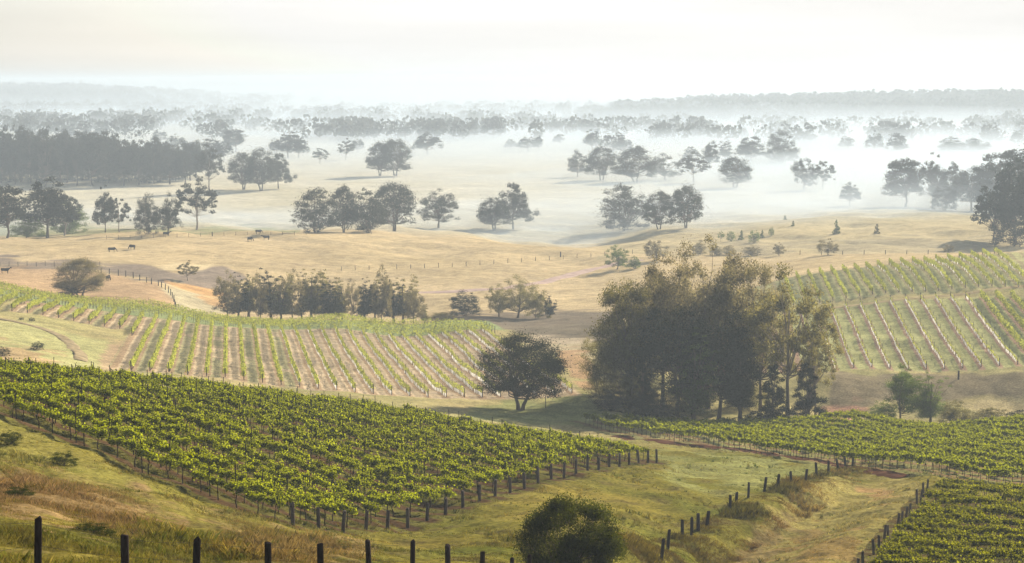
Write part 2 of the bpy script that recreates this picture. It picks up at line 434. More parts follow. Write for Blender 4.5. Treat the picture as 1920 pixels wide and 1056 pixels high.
def land(x, y, z):
    u, v = proj(x, y, z)
    n = len(x)
    w1 = np.clip(.5 + .16 * wav(x, y, 30, 0, 5), 0, 1); w2 = np.clip(.5 + .16 * wav(y, -x, 9, 0, 5), 0, 1)
    w3 = np.clip(.5 + .14 * wav(x, y, 160, 0, 6), 0, 1)
    near = mix(np.tile((.088, .100, .016), (n, 1)), w1 * .85, (.200, .160, .034))
    near = mix(near, w2 * .5, (.13, .115, .028))
    near = mix(near, sstep(.72, .95, w2) * .5, (.09, .07, .03))
    gold = mix(np.tile((.44, .35, .205), (n, 1)), w3, (.36, .285, .15))
    gold = mix(gold, w2 * .4, (.46, .38, .23))
    pl = mix(np.tile((.48, .45, .34), (n, 1)), w3, (.40, .37, .25))
    midg = mix(np.tile((.24, .23, .10), (n, 1)), w1, (.34, .29, .14))
    c = near
    c = mix(c, sstep(205, 270, y), (0, 0, 0)) + midg * sstep(205, 270, y)[:, None]
    k = sstep(415, 440, y); c = c * (1 - k[:, None]) + gold * k[:, None]
    k = sstep(700, 800, y); c = c * (1 - k[:, None]) + pl * k[:, None]
    k = sstep(2300, 3000, y); c = mix(c, k * .7, (.10, .11, .07))
    hills = sstep(-57, -48, z) * sstep(2400, 2800, y); c = mix(c, hills * .9, (.035, .042, .03))
    def P(pts, col, soft=6, jit=6, ymin=0, ymax=1e9, amt=1.0):
        nonlocal c
        m = pmask(u, v, pts, soft, jit, x, y) * ((y > ymin) & (y < ymax)) * amt
        c = mix(c, m, col)
    # foreground patches
    P([(-80, 880), (60, 880), (150, 905), (260, 915), (330, 960), (250, 1000), (60, 965), (-80, 960)], (.20, .135, .068), 14, 26, 35, 110, .8)
    P([(380, 960), (520, 1000), (700, 1010), (660, 1070), (470, 1050)], (.21, .15, .065), 14, 22, 35, 110, .7)
    P([(-50, 740), (60, 800), (300, 930), (520, 1000), (300, 960), (120, 890), (-50, 860)], (.17, .155, .04), 14, 14, 60, 140, .7)
    P([(1240, 850), (1560, 870), (1500, 900), (1400, 920), (1260, 900)], (.19, .20, .07), 14, 14, 100, 300, .8)
    P([(1380, 1060), (1440, 960), (1500, 915), (1560, 895), (1700, 895), (1750, 905), (1640, 1060)], (.24, .205, .07), 8, 10, 80, 230, .75)
    P([(1385, 1060), (1415, 1000), (1470, 960), (1500, 975), (1450, 1030), (1430, 1060)], (.13, .085, .05), 7, 12, 80, 230, .5)
    P([(1440, 1060), (1500, 1005), (1610, 1000), (1600, 1056)], (.20, .13, .055), 8, 18, 80, 230, .6)
    P([(1610, 925), (1660, 918), (1690, 930), (1640, 940)], (.32, .17, .09), 5, 8, 80, 230, .5)
    # behind the near block
    P([(-60, 592), (40, 604), (120, 622), (205, 645), (225, 700), (-60, 700)], (.33, .33, .15), 6, 4, 240, 400, .9)
    P([(-60, 640), (30, 650), (120, 670), (60, 690), (-60, 680)], (.36, .22, .13), 6, 10, 240, 400, .6)
    P([(205, 640), (240, 640), (215, 700), (180, 700)], (.33, .245, .155), 6, 6, 250, 400, .9)
    # creek lines, reeds and hollows, plus banks darkened to paint their shade
    P([(-60, 486), (100, 488), (250, 500), (330, 508), (420, 500), (470, 520), (410, 545), (330, 540), (270, 525), (190, 512), (0, 499), (-60, 499)], (.17, .14, .12), 4, 6, 420, 620, .85)
    P([(290, 498), (340, 493), (400, 496), (380, 506), (310, 506)], (.48, .40, .24), 3, 3, 420, 700, .9)
    P([(300, 545), (330, 530), (400, 545), (440, 590), (330, 585)], (.36, .33, .22), 4, 6, 420, 620, .8)
    P([(310, 528), (350, 530), (420, 548), (445, 566), (400, 556), (340, 540)], (.48, .29, .12), 2.5, 3, 420, 620, .9)
    P([(345, 552), (380, 555), (450, 576), (450, 588), (390, 570)], (.46, .29, .13), 2.5, 3, 420, 620, .8)
    P([(-60, 500), (80, 502), (200, 515), (290, 530), (325, 560), (330, 590), (100, 590), (-60, 560)], (.36, .25, .145), 3, 3, 405, 560, .85)
    P([(780, 600), (840, 587), (1150, 583), (1160, 640), (1100, 660), (1000, 632), (900, 612)], (.13, .11, .085), 5, 5, 380, 475, .9)  # shade on the bank behind the middle vineyard, painted as darker ground
    P([(960, 640), (1010, 628), (1110, 640), (1110, 665), (1030, 655)], (.40, .34, .24), 4, 6, 340, 420, .7)
    P([(1040, 655), (1100, 660), (1120, 700), (1100, 735), (1060, 690)], (.36, .22, .13), 4, 8, 290, 400, .7)
    P([(880, 765), (1100, 740), (1150, 790), (1000, 795), (880, 790)], (.19, .22, .085), 5, 6, 240, 310, .7)
    P([(1560, 700), (1960, 698), (1960, 745), (1820, 748), (1700, 752), (1560, 768)], (.14, .115, .08), 5, 6, 296, 324, .8)  # dark strip painting the shade of the bank below the right vineyard
    P([(1545, 765), (1600, 752), (1640, 765), (1600, 790), (1545, 790)], (.36, .20, .14), 4, 6, 270, 310, .8)
    P([(1780, 755), (1960, 748), (1960, 790), (1850, 785)], (.33, .28, .15), 5, 5, 250, 312, .9)
    P([(1130, 405), (1950, 405), (1950, 478), (1130, 478)], (.38, .33, .19), 8, 8, 580, 800, .7)
    P([(1300, 455), (1860, 445), (1860, 476), (1300, 476)], (.27, .24, .16), 5, 10, 580, 720, .6)
    P([(-60, 425), (200, 425), (560, 430), (560, 440), (200, 440), (-60, 448)], (.20, .22, .10), 4, 6, 700, 860, .7)
    # vineyard blocks: grass lanes and bare soil under the rows
    rc = np.zeros(n); rm = np.zeros(n); rcol = np.tile((.12, .06, .035), (n, 1)); rw = np.full(n, .5)
    def block(O, Nn, Dd, sp, k0, k1, s0, s1, cond, lane, amt, soil, width, cmix, sk=0.0):
        nonlocal c
        k = ((x - O[0]) * Nn[0] + (y - O[1]) * Nn[1]) / sp
        s = (x - O[0]) * Dd[0] + (y - O[1]) * Dd[1] - sk * k
        m = sstep(k0 - .3, k0, k) * (1 - sstep(k1, k1 + .3, k)) * sstep(s0 - 1, s0, s) * (1 - sstep(s1, s1 + 1, s)) * cond(k, s)
        c = mix(c, m * cmix, lane)
        sel = m > 0.001
        rc[sel] = k[sel]; rm[sel] = (m * amt)[sel]; rcol[sel] = soil; rw[sel] = width
        return k, s, m
    one = lambda k, s: 1.0
    block(A_O, A_N, A_D, A_SP, -.45, 24.5, -.6, 150, lambda k, s: (y < np.interp(u, *CREST) + 30) * 1.0, (.085, .080, .022), .85, (.065, .036, .022), .40, .85, 1.54)
    block(B_O, B_N, B_D, B_SP, -.5, 26, -4, 140, lambda k, s: ((y < 279) & (y > 174)) * 1.0, (.20, .20, .08), .8, (.17, .11, .06), .4, .7)
    kc = ((x - C_O[0]) * C_N[0] + (y - C_O[1]) * C_N[1]) / C_PS
    block(C_O, C_N, C_D, C_PS, -4, 15.5, -30, 60, lambda k, s: (((x - C_O[0]) * C_E[1] - (y - C_O[1]) * C_E[0]) > -1) * 1.0, (.07, .065, .025), .8, (.07, .045, .02), .4, .7)
    k, s, m = block(M_O, M_N, M_D, M_SP, -9.5, 24.3, 0, 112, lambda k, s: (k > -1.3) | (s < 37), (.41, .33, .215), .85, (.26, .185, .115), .42, 1.0)
    odd = m * (0.5 + 0.5 * np.sign(np.sin(math.pi * (k + 0.0)))) * sstep(0, .35, w1) * (k < 9.2)
    c = mix(c, odd * .75, (.24, .24, .12))
    c = mix(c, m * (k > 9) * sstep(.4, .8, w2) * .5, (.47, .38, .28))
    block(M_O, M_N, M_D, M_SP, -40, 26, -31, -1.5, one, (.20, .25, .11), 0, (.3, .2, .1), .4, .9)
    block(R_O, R_N, R_D, R_SP, -8.5, 18, 0, 72, one, (.29, .30, .135), .85, (.27, .17, .13), .36, .9)
    block(U_O, U_N, U_D, U_SP, -9, 25, 0, 59, one, (.31, .32, .15), .6, (.24, .19, .12), .36, .85)
    return c, rcol, rm, rc, rw

# ------------------------------------------------------------------ ground sheet
print('terrain...')
NA = 760
aa = np.concatenate([np.linspace(-.8, -.30, 40, endpoint=False), np.linspace(-.30, .30, NA), np.linspace(.30, .8, 41)[1:]])
ry = np.concatenate([np.exp(np.linspace(math.log(2.5), math.log(32), 50, endpoint=False)),
                     np.exp(np.linspace(math.log(32), math.log(900), 800, endpoint=False)),
                     np.exp(np.linspace(math.log(900), math.log(15000), 220))])
GXX, GYY = np.meshgrid(aa, ry)
GXX = GXX * GYY
GZZ = terrain(GXX, GYY)
nr, nc = GXX.shape
gv = np.stack([GXX.ravel(), GYY.ravel(), GZZ.ravel()], 1)
idx = np.arange(nr * nc).reshape(nr, nc)
gq = np.stack([idx[:-1, :-1].ravel(), idx[:-1, 1:].ravel(), idx[1:, 1:].ravel(), idx[1:, :-1].ravel()], 1)
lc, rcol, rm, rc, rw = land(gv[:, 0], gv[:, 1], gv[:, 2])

gm, nt, out = nmat('ground_cover'); L = nt.links.new
geo = N(nt, 'ShaderNodeNewGeometry')
def noise(scale, detail, lo, hi, f0=.3, f1=.7, stretch=None):
    n = N(nt, 'ShaderNodeTexNoise', Scale=scale, Detail=detail, Roughness=.6)
    if stretch:
        mp = N(nt, 'ShaderNodeMapping'); mp.inputs['Scale'].default_value = stretch
        L(geo.outputs['Position'], mp.inputs['Vector']); L(mp.outputs[0], n.inputs['Vector'])
    else: L(geo.outputs['Position'], n.inputs['Vector'])
    r = N(nt, 'ShaderNodeMapRange'); r.inputs['From Min'].default_value = f0; r.inputs['From Max'].default_value = f1
    r.inputs['To Min'].default_value = lo; r.inputs['To Max'].default_value = hi
    L(n.outputs['Fac'], r.inputs['Value']); return r.outputs[0], n.outputs['Fac']
n1, f1 = noise(.35, 5, .73, 1.25); n2, f2 = noise(3.2, 5, .52, 1.46); n3, f3 = noise(.05, 4, .84, 1.16)
def mth(op, a, b=None):
    m = N(nt, 'ShaderNodeMath', operation=op)
    for i, q in enumerate((a, b)):
        if q is None: continue
        if isinstance(q, (int, float)): m.inputs[i].default_value = q
        else: L(q, m.inputs[i])
    return m.outputs[0]
aC = N(nt, 'ShaderNodeAttribute', attribute_name='col'); aR = N(nt, 'ShaderNodeAttribute', attribute_name='rowcol')
aP = N(nt, 'ShaderNodeAttribute', attribute_name='rowinfo')
sep = N(nt, 'ShaderNodeSeparateXYZ'); L(aP.outputs['Vector'], sep.inputs[0])
fr = mth('FRACT', mth('ADD', sep.outputs['X'], 0.5))
dist = mth('MULTIPLY', mth('ABSOLUTE', mth('SUBTRACT', fr, 0.5)), 2.0)      # 0 under the row
jit = mth('MULTIPLY', mth('SUBTRACT', f1, .5), .5)
dd = mth('ADD', dist, jit)
edge = N(nt, 'ShaderNodeMapRange', interpolation_type='SMOOTHSTEP')
L(mth('SUBTRACT', dd, sep.outputs['Z']), edge.inputs['Value'])
edge.inputs['From Min'].default_value = -.12; edge.inputs['From Max'].default_value = .12
edge.inputs['To Min'].default_value = 1; edge.inputs['To Max'].default_value = 0
soil = mth('MULTIPLY', edge.outputs[0], sep.outputs['Y'])
mc = N(nt, 'ShaderNodeMix', data_type='RGBA'); L(soil, mc.inputs[0]); L(aC.outputs['Color'], mc.inputs[6]); L(aR.outputs['Color'], mc.inputs[7])
vs = N(nt, 'ShaderNodeVectorMath', operation='SCALE'); L(mc.outputs[2], vs.inputs[0]); L(mth('MULTIPLY', mth('MULTIPLY', n1, n2), n3), vs.inputs['Scale'])
bs = N(nt, 'ShaderNodeBsdfDiffuse', Roughness=0.0); L(vs.outputs[0], bs.inputs['Color'])
b1 = N(nt, 'ShaderNodeBump', Strength=.5, Distance=.35); L(f1, b1.inputs['Height'])
b2 = N(nt, 'ShaderNodeBump', Strength=.5, Distance=.10); L(f2, b2.inputs['Height']); L(b1.outputs[0], b2.inputs['Normal'])
L(b2.outputs[0], bs.inputs['Normal']); L(bs.outputs[0], out.inputs['Surface'])

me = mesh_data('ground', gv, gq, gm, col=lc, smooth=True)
a = me.color_attributes.new('rowcol', 'FLOAT_COLOR', 'POINT'); c4 = np.ones((len(gv), 4), np.float32); c4[:, :3] = rcol; a.data.foreach_set('color', c4.ravel())
a = me.attributes.new('rowinfo', 'FLOAT_VECTOR', 'POINT'); a.data.foreach_set('vector', np.stack([rc, rm, rw], 1).astype(np.float32).ravel())
ground = tag(link('ground', me), kind='structure')

# ------------------------------------------------------------------ roads and water
def strip(name, pts, width, mat, lift=.06, step=1.5, edge_w=0.15, pixels=True):
    P = [np.array(hit(*p)[:2]) if len(p) == 2 and pixels else np.array(p[:2]) for p in pts]
    path = [P[0]]
    for i in range(len(P) - 1):
        p0 = P[max(i - 1, 0)]; p1 = P[i]; p2 = P[i + 1]; p3 = P[min(i + 2, len(P) - 1)]
        m = max(2, int(np.linalg.norm(p2 - p1) / step))
        for j in range(1, m + 1):
            t = j / m
            path.append(.5 * ((2 * p1) + (-p0 + p2) * t + (2 * p0 - 5 * p1 + 4 * p2 - p3) * t * t + (-p0 + 3 * p1 - 3 * p2 + p3) * t ** 3))
    path = np.array(path); d = np.gradient(path, axis=0); d /= np.linalg.norm(d, axis=1)[:, None]
    nn = np.stack([d[:, 1], -d[:, 0]], 1); K = 7
    rs = np.random.RandomState(len(pts)); jit = np.convolve(rs.normal(size=len(path) + 4), np.ones(5) / 5, 'valid') * edge_w
    V = []
    for k in range(K):
        o = (k / (K - 1) - .5) * width + (jit if k in (0, K - 1) else 0)
        q = path + nn * (o[:, None] if hasattr(o, 'shape') else o)
        V.append(np.stack([q[:, 0], q[:, 1], terrain(q[:, 0], q[:, 1]) + (lift if 0 < k < K - 1 else -.02)], 1))
    V = np.stack(V, 1); n = len(path)
    ix = np.arange(n * K).reshape(n, K)
    f = np.stack([ix[:-1, :-1].ravel(), ix[:-1, 1:].ravel(), ix[1:, 1:].ravel(), ix[1:, :-1].ravel()], 1)
    return tag(link(name, mesh_data(name, V, f, mat, smooth=True)), kind='structure')

M['paleroad'] = solid_mat('pale_gravel', (.34, .26, .23), .2, .5)
M['redsoil'] = solid_mat('red_brown_soil', (.085, .040, .024), .35, .8)
M['track'] = solid_mat('dry_track_soil', (.22, .18, .11), .35, .7)
strip('farm_road', [(780, 549), (860, 546), (950, 541), (1010, 531), (1060, 519), (1100, 508), (1142, 498), (1200, 487)], 4.4, M['paleroad'], .12, 3, .4)
strip('dirt_track', [(-60, 590), (0, 598), (40, 606), (80, 616), (115, 632), (140, 652), (150, 676)], 2.2, M['track'], .10, 2, .6)
strip('headland_track', [(1150, 818), (1230, 824), (1310, 836), (1400, 846), (1500, 859), (1570, 871), (1650, 886), (1700, 894)], 2.6, M['redsoil'], .07, 2, .5)
strip('grass_track', [(1535, 580), (1640, 568), (1740, 557), (1840, 546), (1940, 535)], 2.6, solid_mat('mown_track', (.38, .31, .17), .2, .6), .07, 2, .4)

# small farm dam seen between the trunks of the creek trees
wm, nt, out = nmat('still_water'); p = N(nt, 'ShaderNodeBsdfPrincipled', Roughness=.12); p.inputs['Base Color'].default_value = (.10, .10, .08, 1)
p.inputs['Specular IOR Level'].default_value = 1.0
nt.links.new(p.outputs[0], out.inputs['Surface'])
hx, hy, hz = hit(505, 583)
rs = np.random.RandomState(4); th = np.linspace(0, 6.2832, 40, endpoint=False)
rr = 1 + .12 * np.sin(3 * th + 1) + .07 * np.sin(7 * th)
ring = np.stack([hx + 8 * rr * np.cos(th), hy + 5 * rr * np.sin(th), np.full(40, hz + .35)], 1)
ins = ring * np.array((1, 1, 1)); v = np.concatenate([ring, [[hx, hy, hz + .35]]]); 
q = [(i, (i + 1) % 40, 40) for i in range(40)]
pond = tag(link('pond', mesh_data('pond', v, np.array(q), wm)), kind='structure')
# ------------------------------------------------------------------ trees
def crown_points(rs, clumps, n, shell=.45):
    """clumps: rows of cx, cy, cz, rx, rz, weight"""
    c = np.array(clumps); w = c[:, 5] * c[:, 3] ** 2; w = w / w.sum()
    k = rs.choice(len(c), n, p=w)
    d = rs.normal(size=(n, 3)); d /= np.linalg.norm(d, axis=1)[:, None]
    r = rs.uniform(0, 1, n) ** shell * (1 + .22 * np.abs(rs.normal(size=n)))
    low = d[:, 2] < 0; d[low, 2] *= .55
    wob = 1 + .22 * np.sin(d[:, 0] * 7 + c[k, 0] * 40) * np.sin(d[:, 1] * 6 + c[k, 1] * 50 + d[:, 2] * 5)
    p = d * (r * wob)[:, None]
    return c[k, :3] + p * np.stack([c[k, 3], c[k, 3], c[k, 4]], 1)

def tree_proto(kind, seed, nleaf, leaf, aspect=1.0):
    """unit height, unit width; returns trunk mesh, crown mesh. aspect = real width / height, keeps leaves and limbs round"""
    rs = np.random.RandomState(seed); cl = []; trunk_top = .5; z0 = .25; r0 = .022; lean = rs.normal(0, .03, 2); ntr = 1
    def U(a, b): return rs.uniform(a, b)
    if kind == 'gum':          # domed layered head on long limbs
        z0, r0, trunk_top = .20, .020, .66
        heads = [(0.42 * math.sqrt(U(.02, 1)), U(0, 6.283)) for _ in range(9)]
        for i in range(85):
            hr, ha = heads[i % 9]
            x = hr * math.cos(ha) + rs.normal(0, .085); y = hr * math.sin(ha) + rs.normal(0, .085); r = math.hypot(x, y)
            top = 1 - .50 * min(1.1, r / .46) ** 2.1; lo = .17 + .12 * U(0, 1)
            rad = U(.05, .115)
            z = lo + (top - lo - rad * .6) * U(0, 1) ** .72
            cl.append((x, y, z, rad, rad * .78, 1))
        for i in range(12): cl.append((rs.normal(0, .15), rs.normal(0, .15), U(.35, .7), U(.10, .15), U(.10, .14), .5))
    elif kind == 'sparse':     # open crown, limbs showing
        z0, r0, trunk_top = .26, .018, .78
        for i in range(60):
            hr, ha = .40 * math.sqrt(U(.05, 1)), U(0, 6.283)
            x = hr * math.cos(ha); y = hr * math.sin(ha)
            top = 1 - .42 * (hr / .42) ** 2
            z = .30 + (top - .34) * U(0, 1) ** .7
            rad = U(.035, .08)
            cl.append((x, y, z, rad, rad * .85, 1))
    elif kind == 'round':      # dense dome nearly to the ground
        z0, r0, trunk_top, ntr = .14, .036, .5, 2
        for i in range(95):
            a = U(0, 6.283); ph = U(-.80, 1.0); r = .40 * math.sqrt(max(0, 1 - ph * ph)) * U(.75, 1.05)
            if ph < 0: r = .40 * U(.7, 1.08)
            z = .48 + (.44 if ph > 0 else .40) * ph * U(.85, 1)
            rad = U(.055, .11)
            cl.append((r * math.cos(a), r * math.sin(a), z, rad, rad * .85, 1))
        cl.append((0, 0, .54, .40, .38, 1.2))
    elif kind == 'spread':     # single trunk, wide head, sky between the limbs
        z0, r0, trunk_top = .16, .030, .55
        for i in range(75):
            a = U(0, 6.283); r = .43 * math.sqrt(U(.02, 1)); top = .98 - .38 * (r / .43) ** 2.4
            z = .17 + .05 * U(-1, 1) + (top - .21) * U(0, 1) ** .85
            rad = U(.05, .10)
            cl.append((r * math.cos(a), r * math.sin(a), z, rad, rad * 1.1, 1))
    elif kind == 'bush':
        z0, r0, trunk_top, ntr = .03, .02, .4, 3
        for i in range(90):
            a = U(0, 6.283); r = .42 * math.sqrt(U(0, 1)); top = .97 - .50 * (r / .44) ** 2.6
            z = .04 + (top - .06) * U(0, 1) ** .8
            rad = U(.05, .11)
            cl.append((r * math.cos(a), r * math.sin(a), z, rad, rad * .9, 1))
        cl.append((0, 0, .42, .40, .42, .9))
    elif kind == 'ball':
        z0, r0, trunk_top, ntr = .03, .02, .5, 3
        for i in range(150):
            a = U(0, 6.283); ph = U(-.95, 1); r = .40 * math.sqrt(1 - ph * ph) * U(.85, 1.05)
            rad = U(.06, .11)
            cl.append((r * math.cos(a), r * math.sin(a), .50 + .40 * ph, rad, rad * .9, 1))
        cl.append((0, 0, .50, .38, .40, 1.2))
    elif kind == 'feather':    # casuarina like, upright plumes
        z0, r0, trunk_top = .20, .022, .85
        for i in range(6):
            a = U(0, 6.283); r = U(.05, .30); h = U(.66, .97) if i else 1.0
            x, y = r * math.cos(a), r * math.sin(a)
            for j in range(14):
                t = j / 13
                rad = (.13 - .085 * t) * U(.6, 1.3)
                cl.append((x * (.7 + .4 * t) + rs.normal(0, .07 * (1 - .6 * t)), y * (.7 + .4 * t) + rs.normal(0, .07), .20 + (h - .24) * t + rs.normal(0, .02), rad, rad * .55, 1))
    elif kind == 'cone':
        z0, r0, trunk_top = .05, .02, .9
        for i in range(95):
            t = U(0, 1) ** 1.25; rr = .40 * (1 - t) ** .75 * (.8 + .2 * math.sin(t * 20)) + .03
            a = U(0, 6.283); r = rr * math.sqrt(U(.1, 1))
            rad = U(.045, .10) * (1 - .5 * t)
            cl.append((r * math.cos(a), r * math.sin(a), .03 + .92 * t, rad, rad * .9, 1))
    c = np.array(cl)
    # fit to unit box
    ext = max(np.percentile(np.hypot(c[:, 0], c[:, 1]) + c[:, 3], 88), .3); c[:, :2] *= .5 / ext; c[:, 3] *= .5 / ext
    top = np.percentile(c[:, 2] + c[:, 4], 95); c[:, 2] *= 1 / top
    pts = crown_points(rs, c, nleaf)
    pts[:, :2] *= aspect
    v, f = leaves(rs, pts, leaf, droop=.4 if kind in ('gum', 'sparse') else 0)
    v[:, :2] /= aspect
    crown = mesh_data(kind + '_crown', v, f, None)
    g = Geo()
    def P(x, y, z): return np.array((x * aspect, y * aspect, z))
    bases = [(0, 0)] if ntr == 1 else [(.03 * math.cos(q * 6.283 / ntr), .03 * math.sin(q * 6.283 / ntr)) for q in range(ntr)]
    stems = []
    for bx, by in bases:
        n = 7; ts = np.linspace(0, 1, n); off = np.cumsum(rs.normal(0, .012, (n, 2)), 0)
        sp = np.array([P(bx * (1 + 5 * t) + lean[0] * t + off[i, 0], by * (1 + 5 * t) + lean[1] * t + off[i, 1], trunk_top * t) for i, t in enumerate(ts)])
        rr = r0 / math.sqrt(ntr) * (1.0 - .75 * ts); rr[0] *= 1.35
        sp[0, 2] -= .03
        g.tube(sp, rr, 6); stems.append(sp)
    for i in range(0, len(c), 1 if len(c) < 45 else 2):
        sp = stems[i % len(stems)]; e = P(*c[i, :3]); zs = min(max(z0 + (e[2] - z0) * rs.uniform(.05, .5), z0), trunk_top * .97)
        t = zs / trunk_top * (len(sp) - 1); j = min(int(t), len(sp) - 2); s0 = sp[j] + (sp[j + 1] - sp[j]) * (t - j)
        m1 = s0 + (e - s0) * .35 + np.array((0, 0, -.02)) + rs.normal(0, .012, 3) ; m2 = s0 + (e - s0) * .7 + np.array((0, 0, .01)) + rs.normal(0, .015, 3)
        k = r0 * .36 * (1 - .5 * zs / trunk_top)
        g.tube([s0, m1, m2, e], [k, k * .75, k * .5, k * .22], 4, cap=False)
    v = np.concatenate(g.v); v[:, :2] /= aspect; g.v = [v]; f = np.concatenate(g.f); g.f = [f]
    trunk = g.data(kind + '_trunk', None)
    return trunk, crown

print('trees...')
PROTO = {}
def proto(kind, var, q):
    """q: 0 far, 1 mid, 2 near"""
    key = (kind, var, q)
    if key not in PROTO:
        nl = {0: 1800, 1: 9000, 2: 24000}[q]; lf = {0: .060, 1: .032, 2: .0165}[q]
        asp = {'gum': .85, 'sparse': .8, 'round': 1.15, 'spread': 1.2, 'bush': 1.2, 'ball': 1.3, 'feather': .5, 'cone': .6}[kind]
        if kind in ('round', 'bush', 'cone'): nl = int(nl * (1.9 if kind == 'round' and q == 2 else 1.25))
        if kind == 'sparse': nl = int(nl * .6)
        if kind == 'feather': lf *= .8; nl = int(nl*.9)
        if kind == 'ball': nl, lf = 60000, .021
        PROTO[key] = tree_proto(kind, hash((kind, var)) % 1000 if False else sum(map(ord, kind)) * 7 + var * 13, nl, lf, asp)
    return PROTO[key]

def place_tree(kind, var, q, x, y, h, w, label, cat='tree', group=None, leaf='gum', bark='bark', name='tree', rz=None, depth=1.0, sink=.1):
    tm, cm = proto(kind, var, q)
    z = tz(x, y) - sink
    o = empty(name, (x, y, z), rz if rz is not None else random.uniform(0, 6.28))
    o.scale = (w, w * depth, h)
    tag(o, label, cat, group)
    for nm, me, mt in (('trunk', tm, M[bark]), ('crown', cm, M[leaf])):
        ob = bpy.data.objects.new(nm, me); C.objects.link(ob); ob.parent = o
        if len(me.materials) == 0: me.materials.append(mt)
        ob.material_slots[0].link = 'OBJECT'; ob.material_slots[0].material = mt
    return o

def tree_px(kind, var, q, u, vb, vt, wpx, label, y=None, ymin=25, **kw):
    if y is None:
        x, y, z = hit(u, vb, ymin)
    else:
        x = ray(u, vb)[0] * y; z = tz(x, y)
    a, b = ray(u, vt)
    h = b * y - z + .1
    return place_tree(kind, var, q, x, y, h, wpx * y / F * WK.get(kind, 1.0), label, **kw)
WK = {'gum': 1.18, 'sparse': 1.1, 'spread': 1.1, 'round': 1.06, 'feather': 1.15, 'bush': 1.08}

# lone tree and the big stand behind the near vineyard
tree_px('round', 1, 2, 978, 768, 629, 172, 'round dark dense tree with a forked trunk, alone between the vineyards', leaf='dark', y=285)
BIG = [
 # kind var u vtop w y leaf label
 ('gum', 1, 1180, 520, 140, 292, 'olive', 'leaning olive gum forming the left shoulder of the big stand'),
 ('gum', 2, 1240, 490, 150, 296, 'gum', 'tall gum with the first high dome in the big stand'),
 ('gum', 3, 1272, 481, 140, 306, 'gum', 'tallest russet-topped gum of the big stand'),
 ('gum', 4, 1330, 484, 150, 298, 'gum_red', 'russet-topped gum in the middle of the big stand'),
 ('gum', 5, 1382, 484, 150, 303, 'gum', 'broad flat-topped gum right of the big stand middle'),
 ('gum', 6, 1425, 492, 120, 296, 'gum_red', 'russet gum at the upper right corner of the big stand'),
 ('sparse', 1, 1478, 528, 165, 287, 'olive', 'open gum with pale bare limbs at the right end of the stand'),
 ('sparse', 3, 1528, 586, 90, 290, 'olive', 'small drooping gum hanging out over the trellised vines beside the stand'),
 ('bush', 1, 1122, 622, 78, 300, 'olive', 'rounded low tree at the far left foot of the big stand'),
 ('bush', 2, 1178, 630, 120, 293, 'olive', 'wide dark undergrowth tree under the left gum'),
 ('cone', 1, 1203, 678, 56, 284, 'dark', 'small conical tree in front of the big stand left half'),
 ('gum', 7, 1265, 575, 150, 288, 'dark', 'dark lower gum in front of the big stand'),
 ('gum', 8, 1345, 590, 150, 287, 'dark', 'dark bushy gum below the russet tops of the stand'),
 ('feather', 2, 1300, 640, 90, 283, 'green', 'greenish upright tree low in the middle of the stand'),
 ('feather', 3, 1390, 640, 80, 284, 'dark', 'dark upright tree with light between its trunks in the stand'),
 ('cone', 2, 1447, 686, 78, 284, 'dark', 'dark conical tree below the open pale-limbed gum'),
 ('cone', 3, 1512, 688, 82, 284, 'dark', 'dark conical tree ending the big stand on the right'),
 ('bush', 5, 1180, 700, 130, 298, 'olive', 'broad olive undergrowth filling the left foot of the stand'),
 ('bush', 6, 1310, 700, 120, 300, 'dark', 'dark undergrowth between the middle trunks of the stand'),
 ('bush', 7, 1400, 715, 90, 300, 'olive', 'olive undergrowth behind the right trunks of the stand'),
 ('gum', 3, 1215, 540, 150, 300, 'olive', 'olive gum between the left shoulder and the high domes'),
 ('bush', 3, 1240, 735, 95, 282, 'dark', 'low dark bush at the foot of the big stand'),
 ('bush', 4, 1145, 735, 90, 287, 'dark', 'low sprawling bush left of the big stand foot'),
]
for i, (kd, va, u, vt, w, y, lf, lb) in enumerate(BIG):
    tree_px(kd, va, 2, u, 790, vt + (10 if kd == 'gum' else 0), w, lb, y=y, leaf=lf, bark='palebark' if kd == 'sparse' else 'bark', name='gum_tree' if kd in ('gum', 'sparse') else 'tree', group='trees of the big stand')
# foreground bush
bx, by = pix(1070, 1080, 89)[:2]
o = place_tree('ball', 9, 2, bx, by, 4.4, 5.0, 'large round bush with bright edges in front of the near grass slope', cat='bush', leaf='bushy', name='bush', sink=.75)

